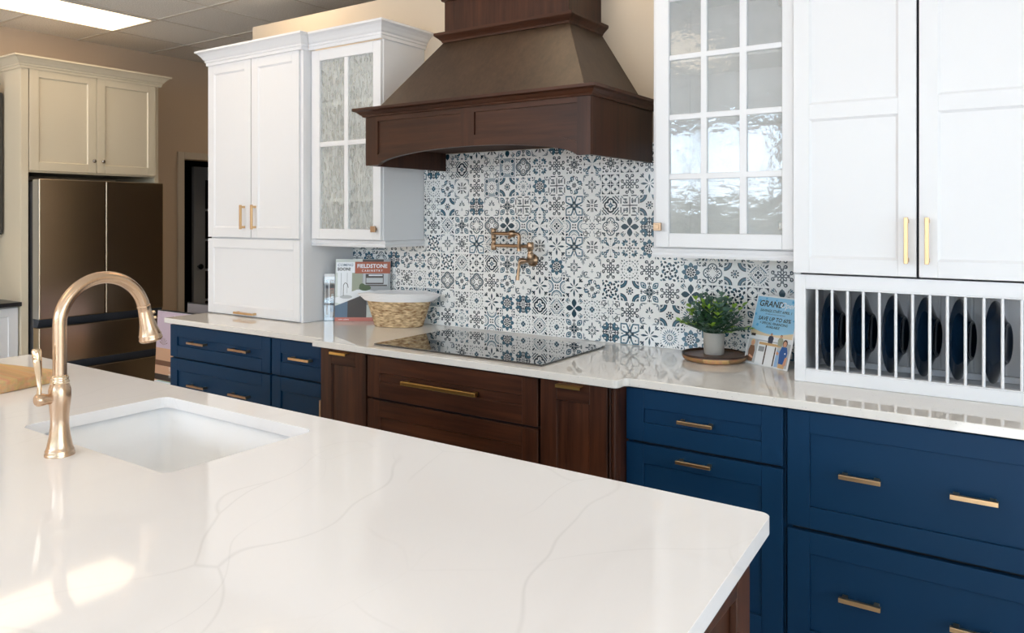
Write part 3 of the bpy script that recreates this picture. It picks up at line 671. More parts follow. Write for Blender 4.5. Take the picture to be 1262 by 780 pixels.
def glazed_cabinet(name, label, x0, x1, yf, z0, zdoor, ztop, cols, rows, glass, shelves, knobx, knobz, rail_l, rail_r, rail_out, hinge, dx0, dx1):
    t = thing(name, label, 'cabinet', ((x0+x1)/2, -.17, z0))
    b = MB(); th = .018; zb = zdoor-.004
    b.box(x0, x0+th, yf, -.002, zb, ztop); b.box(x1-th, x1, yf, -.002, zb, ztop); b.box(x0+th, x1-th, yf, -.002, zb, zb+.02); b.box(x0+th, x1-th, yf, -.002, ztop-.02, ztop)
    b.box(x0+th, x1-th, -.012, -.002, zb+.02, ztop-.02)
    # face frame
    b.box(x0, x0+.038, yf-.004, yf, zb, ztop); b.box(x1-.038, x1, yf-.004, yf, zb, ztop)
    b.build('body', WHITE, t, bevel=.0012)
    h = MB()
    for (hx) in ((x0+th+.0005), (x1-th-.0005)):
        for k in range(30):
            z = zb+.06+k*(ztop-zb-.1)/30; s = 1 if hx < (x0+x1)/2 else -1
            for yy in (yf+.05, -.06): h.box(min(hx, hx+s*.0006), max(hx, hx+s*.0006), yy-.0022, yy+.0022, z-.0022, z+.0022)
    o = h.build('shelf_pin_holes', DKGAP, t); o['kind'] = 'stuff'
    for z in shelves: MB().box(x0+th, x1-th, yf+.035, -.014, z-.009, z+.009).build('shelf', INSIDE, t, bevel=.001)
    # door frame with glazing bars
    d = MB(); ya, yb = yf-.022, yf-.002
    d.box(dx0, cols[0][0], ya, yb, zdoor, ztop-.008); d.box(cols[-1][1], dx1, ya, yb, zdoor, ztop-.008)
    d.box(cols[0][0], cols[-1][1], ya, yb, zdoor, rows[0][0]); d.box(cols[0][0], cols[-1][1], ya, yb, rows[-1][1], ztop-.008)
    for i in range(len(rows)-1): d.box(cols[0][0], cols[-1][1], ya+.003, yb, rows[i][1], rows[i+1][0])
    for i in range(len(cols)-1): d.box(cols[i][1], cols[i+1][0], ya+.0028, yb-.0002, rows[0][0], rows[-1][1])
    door = d.build('door', WHITE, t, bevel=.003, seg=2)
    MB().box(cols[0][0]-.003, cols[-1][1]+.003, ya+.012, ya+.015, rows[0][0]-.003, rows[-1][1]+.003).build('glass_pane', glass, door)
    k = MB(); kz = knobz
    k.box(knobx-.006, knobx+.006, ya-.018, ya, kz-.006, kz+.006); k.box(knobx-.0155, knobx+.0155, ya-.028, ya-.017, kz-.0155, kz+.0155); k.box(knobx-.009, knobx+.009, ya-.031, ya-.028, kz-.009, kz+.009)
    k.build('knob', ANTIQUE, door, bevel=.0025)
    for zz in (zdoor+.085, ztop-.13):
        hb = MB(); s = 1 if hinge == 'l' else -1; hx = (x0+th) if s > 0 else (x1-th)
        hb.box(min(hx, hx+s*.045), max(hx, hx+s*.045), yf+.004, yf+.028, zz-.016, zz+.016); hb.build('hinge', CHROME, t, bevel=.004)
    rl = MB(); R = [(0, zb-.001), (0, z0), (.006, z0), (.010, z0+.010), (.006, z0+.018), (.010, z0+.026), (.012, zb-.001)]
    rl.sweep(path_front(x0, x1, yf+.006-rail_out, l=rail_l, r=rail_r, back=-.0105), R)
    rl.box(x0+.002, x1-.002, yf+.012-rail_out, -.012, zb-.012, zb-.0012)
    rl.build('light_rail', WHITE, t)
    return t
g1 = glazed_cabinet('glazed_cabinet', 'white wall cabinet with rain glass door left of the wooden hood', -3.3155, -2.771, -.315, 1.335, 1.374, 2.404,
    [(-3.231, -3.043), (-3.014, -2.830)], [(1.429, 1.872), (1.898, 2.338)], RAIN, (1.585, 1.90, 2.11), -2.806, 1.431, False, True, .0, 'l', -3.290, -2.776)
crown(g1, [(-3.3145, -.337, 1, -1), (-2.771, -.337, 1, -1), (-2.771, -.001, 1, 0)], 2.402)
g2 = glazed_cabinet('glazed_cabinet', 'white wall cabinet with twelve-light glass door right of the wooden hood', -1.272, -.7265, -.348, 1.335, 1.376, 2.404,
    [(-1.201, -1.073), (-1.049, -.924), (-.897, -.769)], [(1.431, 1.639), (1.662, 1.870), (1.892, 2.103), (2.124, 2.334)], WAVY, (1.655, 1.88, 2.11), -1.238, 1.456, True, False, .0, 'r', -1.257, -.728)
crown(g2, [(-1.272, -.001, -1, 0), (-1.272, -.370, -1, -1), (-.7265, -.370, 0, -1)], 2.402)

# tall cabinet with the plate rack
t = thing('plate_rack_cabinet', 'tall white two-door cupboard on the worktop at the right with plate rack below', 'cabinet', (-.33, -.18, ZT))
X0, X1, YP = -.7245, .075, -.373
b = MB(); b.box(X0, X0+.018, YP+.02, -.002, ZT+.0006, 2.415); b.box(X1-.018, X1, YP+.02, -.002, ZT+.0006, 2.415)
b.box(X0+.018, X1-.018, YP+.02, -.002, ZT+.0006, ZT+.010); b.box(X0+.018, X1-.018, YP+.02, -.002, 1.252, 1.27); b.box(X0+.018, X1-.018, YP+.02, -.002, 2.40, 2.415); b.box(X0+.018, X1-.018, -.012, -.002, ZT+.010, 2.4)
# rack face frame
b.box(X0, -.687, YP, YP+.02, ZT+.0006, 1.292); b.box(.038, X1, YP, YP+.02, ZT+.0006, 1.292); b.box(-.687, .038, YP, YP+.02, ZT+.0006, .957); b.box(-.687, .038, YP, YP+.02, 1.246, 1.292)
b.box(-.687, .038, YP+.003, YP+.02, .957, .961); b.box(-.687, .038, YP+.003, YP+.02, 1.241, 1.246)
b.build('body', WHITE, t, bevel=.0015)
front('door', t, -.7235, -.3365, 1.299, 2.407, YP-.020, [WHITE], [(-.363, 1.418, True)], panels=[(1.353, 1.833), (1.886, 2.352)], bead=.007, rec=.007, ln=.150, w=.012, fw=.054)
front('door', t, -.3285, .073, 1.299, 2.407, YP-.020, [WHITE], [(-.303, 1.418, True)], panels=[(1.353, 1.833), (1.886, 2.352)], bead=.007, rec=.007, ln=.150, w=.012, fw=.054)
MB().box(-.3365, -.3285, YP-.006, YP+.018, 1.295, 2.41).build('door_gap', DKGAP, t)
for yy, n0 in ((YP+.012, 0), (-.058, 1)):
    for k in range(14): MB().lathe([(.0048, 0), (.0048, 1.247-.950)], (-.651+.05*k, yy, .950), n=10).build('dowel', WHITE, t)
MB().box(-.7065, .057, -.068, -.048, .926, .948).box(-.7065, .057, -.068, -.048, 1.232, 1.2515).box(-.7065, .057, -.280, -.262, .9245, .948).build('rail', WHITE, t, bevel=.002)
crown(t, [(X0, YP-.020, 0, -1), (X1, YP-.020, 1, -1), (X1, -.001, 1, 0)], 2.402)

# plates in the rack
def plate_mesh():
    prof = [(.0, .030), (.056, .030), (.061, .036), (.066, .036), (.070, .031), (.080, .0245), (.105, .0125), (.134, .000), (.1355, -.003), (.125, .001), (.105, .008), (.080, .020), (.064, .0245), (.0, .025)]
    m = MB(); n = 48; vs = []; fs = []
    for r, z in prof:
        for k in range(n): a = 2*PI*k/n; vs.append((z, max(r, .0005)*math.cos(a), max(r, .0005)*math.sin(a)))
    for i in range(len(prof)-1):
        for k in range(n): k2 = (k+1) % n; fs.append((i*n+k, i*n+k2, (i+1)*n+k2, (i+1)*n+k))
    m.add(vs, fs, 0, True)
    return m
pl0 = plate_mesh().build('dinner_plate', PLATE)
WH = ('first plate from the left', 'second plate from the left', 'third plate from the left', 'third plate from the right', 'second plate from the right', 'rightmost plate')
for i in range(6):
    o = pl0 if i == 0 else pl0.copy()
    if i: col.objects.link(o)
    o.location = (-.632+.1012*i, -.214, 1.0842); o.rotation_euler = (0, 0, -math.radians((3, 4.5, 6, 7.5, 9, 10.5)[i]))
    tag(o, 'glossy dark navy dinner plate upright in the white rack, '+WH[i], 'plate', 'navy plates in the plate rack')

# ================================================================== RANGE HOOD
t = thing('range_hood', 'large dark brown wooden range hood with arched front and tapered chimney above the cooktop', 'range hood', (-2.03, -.3, 1.735))
hl, hr, hy, hz0, hz1 = -2.633, -1.430, -.583, 1.735, 1.972
def arch(x, off=0.):
    u = (x+2.023)/.530
    return hz0+off if abs(u) >= 1 else hz0+off+.062*math.sqrt(max(0, 1-u*u))**1.15
fp = MB()
# front apron: fields at 6 mm depth between raised rails with an arched lower edge
def colset(x0, x1, n, zlo, zhi, y0, y1, mi):
    for i in range(n):
        a = x0+(x1-x0)*i/n; c = x0+(x1-x0)*(i+1)/n
        za, zb_ = zlo(a), zlo(c); ua, ub = zhi(a), zhi(c)
        vs = [(a, y0, za), (c, y0, zb_), (c, y0, ub), (a, y0, ua), (a, y1, za), (c, y1, zb_), (c, y1, ub), (a, y1, ua)]
        fs = [(0, 1, 2, 3), (4, 7, 6, 5), (0, 4, 5, 1), (3, 2, 6, 7)]
        if i == 0: fs.append((0, 3, 7, 4))
        if i == n-1: fs.append((1, 5, 6, 2))
        fp.add(vs, fs, mi)
top = lambda x: hz1; pt_ = lambda x: 1.940
def pb(x): return max(arch(x, .046), 1.783) if abs((x+2.023)/.530) < 1 else 1.783
F0, F1 = hy, hy+.022
colset(hl, -2.556, 1, lambda x: hz0, top, F0, F1, 1); colset(-1.490, hr, 1, lambda x: hz0, top, F0, F1, 1)
colset(-2.064, -1.992, 6, lambda x: arch(x), top, F0, F1, 1)
for a, c in ((-2.556, -2.064), (-1.992, -1.490)):
    colset(a, c, 18, pt_, top, F0, F1, 0); colset(a, c, 24, arch, pb, F0, F1, 0); colset(a, c, 24, pb, pt_, F0+.008, F1, 0)
fp.build('apron_front', [EDGE, HOODZ], t)
bx = MB()
bx.box(hl, hl+.02, hy+.022, -.010, hz0, hz1, 0); bx.box(hr-.02, hr, hy+.022, -.010, hz0, hz1, 0); bx.box(hl, hr, hy+.022, -.002, hz1-.005, hz1+.03, 0)
bx.box(hl+.02, hr-.02, hy+.022, -.010, 1.828, 1.846, 1)
bx.build('apron_side', [HOODZ, mat('hood_liner', (.060, .026, .014), .75, spec=.2)], t, bevel=.002)
HC = [(0, 0), (.010, 0), (.014, .008), (.020, .012), (.030, .022), (.040, .026), (.044, .028), (.044, .040), (0, .040)]
crown(t, path_front(hl, hr, hy, back=-.001), 1.962, EDGE, [(o*1.05, z) for o, z in HC], name='apron_moulding')
tp = MB(); zb_, zt_ = 2.0005, 2.338
B = [(-2.602, -.001), (-2.602, -.545), (-1.474, -.545), (-1.474, -.001)]; T_ = [(-2.388, -.001), (-2.388, -.302), (-1.687, -.302), (-1.687, -.001)]
tp.add([(x, y, zb_) for x, y in B]+[(x, y, zt_) for x, y in T_], [(i, (i+1) % 4, 4+(i+1) % 4, 4+i) for i in range(4)]+[(0, 1, 2, 3), (4, 5, 6, 7)])
tp.build('tapered_canopy', HOODT, t, bevel=.002)
crown(t, path_front(-2.386, -1.689, -.304, back=-.001), 2.338, EDGE, [(0, -.004), (.006, -.004), (.010, .004), (.020, .014), (.034, .026), (.036, .030), (.036, .040), (.014, .046), (0, .048)], name='chimney_moulding')
MB().box(-2.384, -1.691, -.302, -.001, 2.340, 2.56).build('chimney', HOODZ, t, bevel=.002)
crown(t, path_front(-2.384, -1.691, -.302, back=-.001), 2.533, EDGE, [(o, z*1.3) for o, z in HC], name='top_moulding')

# ================================================================== WORKTOP
YC = -.670; YB = -.734
def arc(cx, cy, r, a0, a1, n=6): return [(cx+r*math.cos(math.radians(a0+(a1-a0)*i/n)), cy+r*math.sin(math.radians(a0+(a1-a0)*i/n))) for i in range(n+1)]
out = [(-4.160, -.001), (-4.160, YC), (-2.833, YC), (-2.833, YB)]
out += arc(-1.262, YB+.022, .022, -90, 0, 5)+arc(-1.240+.0+.022, YC-.022, .022, 180, 90, 5)[0:]+[(.10, YC), (.10, -.001)]
o = MB().prism(out, ZT-.029, ZT).build('kitchen_worktop', QTOP, None, bevel=.0025)
tag(o, 'long pale speckled quartz worktop with bumped-out middle along the tiled wall', 'worktop')

# ================================================================== BASE CABINETS
def carcass(root, x0, x1, yf, m, zt=.884, kick=True):
    b = MB(); b.box(x0, x0+.018, yf, -.015, .10, zt); b.box(x1-.018, x1, yf, -.015, .10, zt); b.box(x0+.018, x1-.018, yf, -.015, .10, .118); b.box(x0+.018, x1-.018, -.033, -.015, .118, zt)
    b.box(x0+.018, x1-.018, yf+.001, yf+.02, zt-.03, zt)
    o = b.build('carcass', m, root, bevel=.001)
    MB().box(x0+.018, x1-.018, yf+.003, yf+.006, .118, zt-.03).build('front_recess', DKGAP, root)
    MB().box(x0, x1, yf+.06, yf+.075, 0, .10).build('toe_kick', DKGAP, root)
YBL = -.651; YW = -.715
t = thing('navy_drawer_cabinet', 'navy blue base cabinet with wide drawers at the left end of the run', 'cabinet', (-3.68, -.33, 0))
carcass(t, -4.135, -3.2355, YBL+.022, NAVY)
for z0, z1, zh in ((.696, .877, .792), (.405, .687, .555), (.118, .396, .26)):
    front('drawer', t, -4.128, -3.243, z0, z1, YBL, [NAVY], [(-3.846, zh, False), (-3.474, zh, False)], ln=.155, pmat=ANTIQUE, fw=.066, bead=0, rec=.008)
t = thing('navy_door_cabinet', 'narrow navy base cabinet between the wide navy drawers and the dark wood cabinets', 'cabinet', (-3.01, -.33, 0))
carcass(t, -3.2345, -2.800, YBL+.022, NAVY)
front('drawer', t, -3.230, -2.800, .696, .877, YBL, [NAVY], [(-2.993, .795, False)], ln=.15, fw=.068, bead=0, rec=.008, pmat=BRASS)
front('door', t, -3.230, -2.800, .118, .687, YBL, [NAVY], [(-2.835, .545, True)], ln=.15, fw=.068, bead=0, rec=.008, pmat=ANTIQUE)
MB().box(-2.7985, -2.7962, YBL-.050, -.06, .10, .883).build('end_filler', WOODZ, t)
WV = [WOODZ, WOODX]
t = thing('pull_out_cabinet', 'narrow dark wood pull-out cabinet left of the wide drawers under the cooktop', 'cabinet', (-2.645, -.35, 0), 'dark wood pull-outs beside the cooktop drawers')
carcass(t, -2.795, -2.4945, YW+.022, WOODZ)
front('pull_out_front', t, -2.794, -2.499, .118, .882, YW, WV, (), fw=.070, bead=.003, vpanel=True, rec=.009)
MB().box(-2.709, -2.604, YW-.026, YW+.002, .8705, .8735).box(-2.709, -2.604, YW-.028, YW-.025, .862, .8735).build('edge_pull', GOLD, t)
t = thing('drawer_base_cabinet', 'wide dark brown wood drawer cabinet with long gold pulls under the cooktop', 'cabinet', (-2.04, -.35, 0))
carcass(t, -2.4935, -1.5815, YW+.022, WOODZ)
for z0, z1, zh in ((.692, .876, .783), (.412, .682, .545), (.118, .402, .26)):
    front('drawer', t, -2.490, -1.587, z0, z1, YW, WV, [(-2.062, zh, False)], ln=.400, w=.016, fw=.072, pmat=GOLD, bead=.003, rec=.009)
t = thing('pull_out_cabinet', 'dark wood pull-out cabinet with fluted corner post beside the right navy drawers', 'cabinet', (-1.42, -.35, 0), 'dark wood pull-outs beside the cooktop drawers')
carcass(t, -1.5805, -1.283, YW+.022, WOODZ)
front('pull_out_front', t, -1.574, -1.290, .118, .882, YW, WV, (), fw=.072, bead=.003, vpanel=True, rec=.009)
MB().box(-1.492, -1.388, YW-.026, YW+.002, .8705, .8735).box(-1.492, -1.388, YW-.028, YW-.025, .862, .8735).build('edge_pull', GOLD, t)
ps = [(-1.283, YW+.04)]+[(-1.283, YW+.002), (-1.279, YW-.001), (-1.275, YW+.004), (-1.271, YW-.001), (-1.266, YW-.002)]+[(-1.262+.0085*math.sin(math.radians(a)), YW+.010-.0125*math.cos(math.radians(a))) for a in (10, 40, 70, 90)]+[(-1.252, YW+.016), (-1.249, YW+.024), (-1.247, YW+.085), (-1.283, YW+.085)]
MB().prism(ps, .02, .884).build('corner_post', WOODZ, t)
t = thing('navy_door_cabinet', 'navy base cabinet with one drawer over a door right of the dark wood pull-out', 'cabinet', (-.98, -.33, 0))
carcass(t, -1.2455, -.6835, YBL+.022, NAVY)
MB().box(-1.2830, -1.2460, YBL+.10, -.02, .10, .884).build('filler', NAVY, t)
front('drawer', t, -1.2455, -.690, .690, .877, YBL, [NAVY], [(-.977, .786, False)], ln=.125, fw=.068, bead=0, rec=.008)
front('door', t, -1.2455, -.690, .118, .680, YBL, [NAVY], [(-.982, .648, False)], ln=.125, fw=.068, bead=0, rec=.008)
t = thing('navy_drawer_cabinet', 'wide navy blue base cabinet with two-handled deep drawers at the right edge', 'cabinet', (-.31, -.33, 0))
carcass(t, -.6825, .072, YBL+.022, NAVY)
for z0, z1, zh in ((.509, .877, .699), (.118, .497, .322)):
    front('drawer', t, -.675, .065, z0, z1, YBL, [NAVY], [(-.456, zh, False), (-.158, zh, False)], ln=.118, fw=.068, bead=0, rec=.008, w=.014)

# ================================================================== COOKTOP AND POT FILLER
t = thing('induction_cooktop', 'flat black glass cooktop set in the worktop under the hood', 'cooktop', (-2.05, -.40, ZT))
o = MB().box(-2.497, -1.600, -.667, -.135, ZT+.0003, ZT+.0075).build('glass_top', BLACKG, t, bevel=.003)
zr = MB()
for (x, y, r) in ((-2.32, -.28, .09), (-2.32, -.52, .075), (-2.05, -.38, .12), (-1.78, -.28, .075), (-1.78, -.52, .09)):
    n = 48; vs = []
    for k in range(n):
        a = 2*PI*k/n; vs += [(x+r*math.cos(a), y+r*math.sin(a), ZT+.0077), (x+(r-.0015)*math.cos(a), y+(r-.0015)*math.sin(a), ZT+.0077)]
    zr.add(vs, [(2*k, 2*((k+1) % n), 2*((k+1) % n)+1, 2*k+1) for k in range(n)])
zr.build('zone_marks', mat('zone_mark_grey', (.10, .10, .105), .4), t)

t = thing('pot_filler', 'antique brass folding pot filler tap on the tiled wall above the cooktop', 'tap', (-2.064, 0, 1.28))
RY = Matrix.Rotation(PI/2, 4, 'X')   # lathe axis towards -y
def lath_y(prof, x, y, z, mi=0, n=24): return MB().lathe(prof, n=n, M=Matrix.Translation((x, y, z)) @ RY)
lath_y([(.031, 0), (.031, .006), (.027, .010), (.016, .012), (.016, .018), (.012, .022), (.012, .080), (.0155, .084), (.0155, .106), (.010, .112)], -2.064, -.009, 1.281).build('wall_flange', ANTIQUE, t)
ya = -.085; xs = -2.030
MB().lathe([(.012, 0), (.0150, .01), (.0150, .030), (.0120, .034), (.0120, .048), (.0165, .052), (.0165, .082), (.013, .086)], (xs, ya, 1.286), n=20).build('riser', ANTIQUE, t)
MB().tube([(xs, ya, 1.352), (-2.242, ya, 1.352)], .0085).build('lower_arm', ANTIQUE, t)
MB().lathe([(.011, 0), (.0140, .004), (.0140, .030), (.0105, .034), (.0105, .054), (.0130, .056), (.0130, .070), (.0105, .072), (.0130, .074), (.0140, .078), (.0140, .104), (.011, .108)], (-2.247, ya, 1.329), n=20).build('swivel_joint', ANTIQUE, t)
yb = ya-.024
MB().tube([(-2.247, ya, 1.412), (-2.236, yb+.006, 1.412), (-2.228, yb, 1.412), (-2.128, yb, 1.412)], .0090).build('upper_arm', ANTIQUE, t)
MB().tube([(-2.142, yb, 1.412), (-2.134, yb, 1.412), (-2.128, yb, 1.412), (-2.110, yb, 1.412), (-2.104, yb, 1.412)], [.010, .014, .0175, .0175, .012]).build('shut_off_valve', ANTIQUE, t)
MB().tube([(-2.118, yb-.004, 1.405), (-2.118, yb-.030, 1.392)], [.006, .0075]).build('valve_handle', ANTIQUE, t)
MB().tube([(-2.108, yb, 1.412), (-2.092, yb, 1.412), (-2.083, yb, 1.408), (-2.079, yb, 1.400), (-2.079, yb, 1.345), (-2.079, yb, 1.343), (-2.079, yb, 1.328)], [.009, .0088, .0088, .0088, .0088, .0105, .0105]).build('spout', ANTIQUE, t)
MB().tube([(-2.036, -.112, 1.283), (-2.056, -.122, 1.283), (-2.066, -.124, 1.276), (-2.068, -.126, 1.262), (-2.074, -.130, 1.190)], [.008, .009, .0085, .0062, .0088]).build('lever_handle', ANTIQUE, t)

# ================================================================== THINGS ON THE WORKTOP
# woven basket
CB = (-2.822, -.150); ang = math.radians(22)
t = thing('woven_basket', 'seagrass basket with white rope rim and ear handles on the worktop beside the brochures', 'basket', (CB[0], CB[1], ZT))
MBk = Matrix.Translation((CB[0], CB[1], ZT)) @ Matrix.Rotation(ang, 4, 'Z')
def oval(a, b, z, n=64, ear=0., lift=0.):
    pts = []
    for k in range(n):
        th = 2*PI*k/n; c, s = math.cos(th), math.sin(th)
        e = max(0, abs(c)-.80)/.20
        pts.append(((abs(c)**.9)*(1 if c > 0 else -1)*(a+ear*e**1.3), (abs(s)**.9)*(1 if s > 0 else -1)*b, z+lift*e))
    return pts
def shell(rings, mi=0, thick=.006, M=None, closed_bottom=True):
    m = MB(M); n = len(rings[0]); vs = [p for r in rings for p in r]
    fs = [(i*n+k, i*n+(k+1) % n, (i+1)*n+(k+1) % n, (i+1)*n+k) for i in range(len(rings)-1) for k in range(n)]
    m.add(vs, fs, mi, True)
    if closed_bottom: m.add(rings[0], [tuple(range(n))[::-1]], mi)
    return m
def woven_rings(a0, a1, b0, b1, z0, z1, ncoil, amp, ear=(0, 0), lift=(0, 0)):
    R = []
    for i in range(ncoil*4+1):
        u = i/(ncoil*4); w = abs(math.sin(PI*i/4))*amp
        e = ear[0]+(ear[1]-ear[0])*u; l = lift[0]+(lift[1]-lift[0])*u
        R.append(oval(a0+(a1-a0)*u+w, b0+(b1-b0)*u+w, z0+(z1-z0)*u, ear=e, lift=l))
    return R
ro = woven_rings(.130, .175, .078, .105, .001, .142, 17, .0022)
ri = [[(x*.965, y*.945, z) for x, y, z in r] for r in ro[::-1]]
shell(ro+ri[:-2]+[oval(.12, .07, .008)], M=MBk).build('woven_body', SEAG, t, recalc=True)
so = woven_rings(.176, .183, .106, .112, .136, .180, 5, .0024, ear=(.010, .050), lift=(-.002, -.012))
si = [[(x*.965, y*.94, z) for x, y, z in r] for r in so[::-1]]
shell(so+si+[so[0]], M=MBk, closed_bottom=False).build('rope_rim', ROPE, t, recalc=True)

# ---- text helper
def text_mesh(txt, size, x, z, bold=0., shear=0., align='LEFT'):
    c = bpy.data.curves.new('t', 'FONT'); c.body = txt; c.size = size; c.offset = bold; c.shear = shear; c.align_x = align; c.resolution_u = 2
    o = bpy.data.objects.new('t', c); col.objects.link(o); bpy.context.view_layer.update()
    me = bpy.data.meshes.new_from_object(o.evaluated_get(bpy.context.evaluated_depsgraph_get()))
    vs = [(v.co.x+x, 0, v.co.y+z) for v in me.vertices]; fs = [tuple(p.vertices) for p in me.polygons]
    bpy.data.objects.remove(o); bpy.data.curves.remove(c); bpy.data.meshes.remove(me)
    return vs, fs
PC = {}
def flat(name, c, rough=.3):
    if name not in PC: PC[name] = mat('print_'+name, c, rough)
    return PC[name]
class Print:
    """layered flat printing on a sheet in local x (right), z (up), facing -y"""
    def __init__(s, M): s.M = M; s.d = {}; s.k = 0
    def lay(s, cname, vs, fs):
        s.k += 1; y = -.0003-.00005*s.k
        s.d.setdefault(cname, MB(s.M)).add([(p[0], y, p[2]) for p in vs], fs)
    def rect(s, c, x0, x1, z0, z1): s.lay(c, [(x0, 0, z0), (x1, 0, z0), (x1, 0, z1), (x0, 0, z1)], [(0, 1, 2, 3)])
    def poly(s, c, pts): s.lay(c, [(x, 0, z) for x, z in pts], [tuple(range(len(pts)))])
    def disc(s, c, x, z, rx, rz=None, n=14): rz = rz or rx; s.poly(c, [(x+rx*math.cos(2*PI*k/n), z+rz*math.sin(2*PI*k/n)) for k in range(n)])
    def text(s, c, txt, size, x, z, **k): vs, fs = text_mesh(txt, size, x, z, **k); s.lay(c, vs, fs)
    def build(s, name, parent):
        m = MB(); mats = []
        for i, (c, b) in enumerate(s.d.items()): m.add(b.v, b.f, i); mats.append(PC[c])
        return m.build(name, mats, parent, recalc=False)
for n_, c_ in dict(white=(.85, .87, .9), rust=(.40, .085, .03), ink=(.02, .02, .025), greyblue=(.10, .16, .24), pale=(.62, .66, .62), green=(.06, .10, .03), sage=(.34, .36, .27), char=(.055, .04, .035), grey=(.33, .34, .35),
                   steel=(.5, .52, .54), pink=(.55, .17, .13), wood=(.12, .06, .04), sky=(.30, .60, .84), sky2=(.10, .42, .72), skin=(.62, .33, .22), blond=(.72, .5, .25), royal=(.015, .10, .34), tan=(.66, .42, .20), cream=(.80, .66, .46),
                   lilac=(.62, .50, .60), peach=(.66, .40, .26), brown=(.20, .10, .06), slate=(.05, .06, .10), teal=(.25, .55, .5), lblue=(.30, .48, .75)).items(): flat(n_, c_)
# brochure on stand, facing the room
thb = math.atan2(.5657, .8246)
def sheet_matrix(x, y, rz, lean, z=ZT): return Matrix.Translation((x, y, z)) @ Matrix.Rotation(rz, 4, 'Z') @ Matrix.Rotation(-lean, 4, 'X')
M1 = sheet_matrix(-3.235, -.223, thb, math.radians(5))
t = thing('showroom_brochure', 'large cabinetry brochure with rust coloured banner standing behind the woven basket', 'brochure', (-3.235, -.223, ZT))
Wb, Hb = .305, .345
MB(M1).box(0, Wb, 0, .010, .001, Hb).build('cover', PAPERW, t, bevel=.001)
p = Print(M1)
p.rect('pale', 0, Wb, .02, Hb-.001); p.rect('sage', .09, .150, .09, Hb-.03); p.rect('white', 0.012, .092, .14, Hb-.02); p.rect('steel', .03, .034, .14, Hb-.04); p.rect('steel', .064, .067, .14, Hb-.04)
p.rect('grey', .150, Wb, .09, Hb-.001); p.rect('char', .150, .268, Hb-.026, Hb-.002); p.rect('steel', .155, .292, .195, .28); p.rect('char', .168, .268, .205, .262); p.rect('steel', .172, .264, .213, .240)
p.rect('char', .145, .288, .195, .202); p.poly('white', [(0, .13), (.12, .175), (.16, .175), (.30, .16), (.30, .145), (.05, .09), (0, .105)])
p.poly('greyblue', [(0, .02), (0, .085), (.12, .130), (.12, .02)]); p.poly('char', [(.07, .02), (.07, .112), (.16, .148), (.175, .14), (.175, .02)]); p.poly('greyblue', [(0, .02), (0, .08), (.062, .105), (.062, .02)])
p.disc('green', .165, .185, .034, .016); p.disc('green', .15, .193, .017); p.disc('steel', .06, .135, .035, .010)
for (a, c) in (((.045, .14), (.045, .20)), ((.045, .2), (.055, .214)), ((.055, .214), (.068, .205)), ((.068, .205), (.072, .185))):
    dx, dz = c[0]-a[0], c[1]-a[1]; l = math.hypot(dx, dz); nx, nz = -dz/l*.0016, dx/l*.0016
    p.poly('char', [(a[0]-nx, a[1]-nz), (c[0]-nx, c[1]-nz), (c[0]+nx, c[1]+nz), (a[0]+nx, a[1]+nz)])
p.rect('pink', 0, Wb, .001, .022); p.text('white', 'new colors', .013, .02, .007)
p.rect('white', .004, .108, Hb-.077, Hb-.018); p.rect('rust', .108, Wb+.0, Hb-.080, Hb-.015)
p.text('greyblue', 'COMING', .0215, .010, Hb-.040, shear=.2, bold=.0002); p.text('ink', 'SOON!', .0235, .010, Hb-.064, bold=.0009)
p.text('white', 'FIELDSTONE', .0300, .204, Hb-.049, bold=.0008, align='CENTER'); p.text('white', 'C A B I N E T R Y', .0155, .204, Hb-.070, align='CENTER', bold=.0003)
p.rect('white', .185, .262, Hb-.094, Hb-.087)
p.build('printed_cover', t)
# slim acrylic holder with leaflets
M2 = sheet_matrix(-3.296, -.246, thb+.40, math.radians(0))
t = thing('leaflet_holder', 'slim clear holder with leaflets beside the tall white cupboard side', 'leaflet holder', (-3.304, -.232, ZT))
MB(M2).box(0, .062, -.012, -.009, .002, .245).box(0, .062, .009, .012, .002, .255).box(0, .003, -.009, .009, .002, .245).box(.059, .062, -.009, .009, .002, .245).box(-.002, .064, -.016, .018, .0, .002).build('holder', ACRYL, t)
MB(M2).box(.004, .058, -.008, .006, .004, .262).build('leaflets', PAPERW, t, bevel=.001)
p = Print(M2 @ Matrix.Translation((0, -.0081, 0)))
p.rect('steel', .007, .024, .02, .23); p.rect('slate', .009, .022, .10, .2); p.rect('brown', .009, .022, .035, .09); p.rect('brown', .031, .056, .02, .23); p.rect('char', .034, .053, .17, .22); p.rect('pale', .038, .051, .13, .15); p.rect('slate', .034, .053, .05, .11); p.rect('pink', .033, .054, .175, .18)
p.build('leaflet_print', t)

# promotional sign by the plate rack
rz = math.atan2(-.427, .904); M3 = sheet_matrix(-.986, -.127, rz, math.radians(17.5))
t = thing('promotional_sign', 'blue and white sale flyer in an acrylic stand leaning by the plate rack cabinet', 'sign', (-.986, -.127, ZT))
Ws, Hs = .2156, .279
MB(M3).box(0, Ws, 0, .004, 0.0, Hs).build('flyer', PAPERW, t, bevel=.0006)
ft = M3 @ Matrix.Rotation(0, 4, 'X')
fo = MB(sheet_matrix(-.986, -.127, rz, 0)); fo.box(.02, Ws-.02, .0, .095, .0002, .0025); fo.build('stand_foot', ACRYL, t)
p = Print(M3); p.rect('cream', .006, Ws-.006, .10, .14); p.rect('sky', .006, Ws-.006, .142, Hs-.006)
p.poly('sky', [(.006+(Ws-.012)*u, .142-.016*math.sin(PI*u)) for u in [k/10 for k in range(11)]]+[(Ws-.006, .15), (.006, .15)])
p.rect('white', .006, Ws-.006, .100, .118)
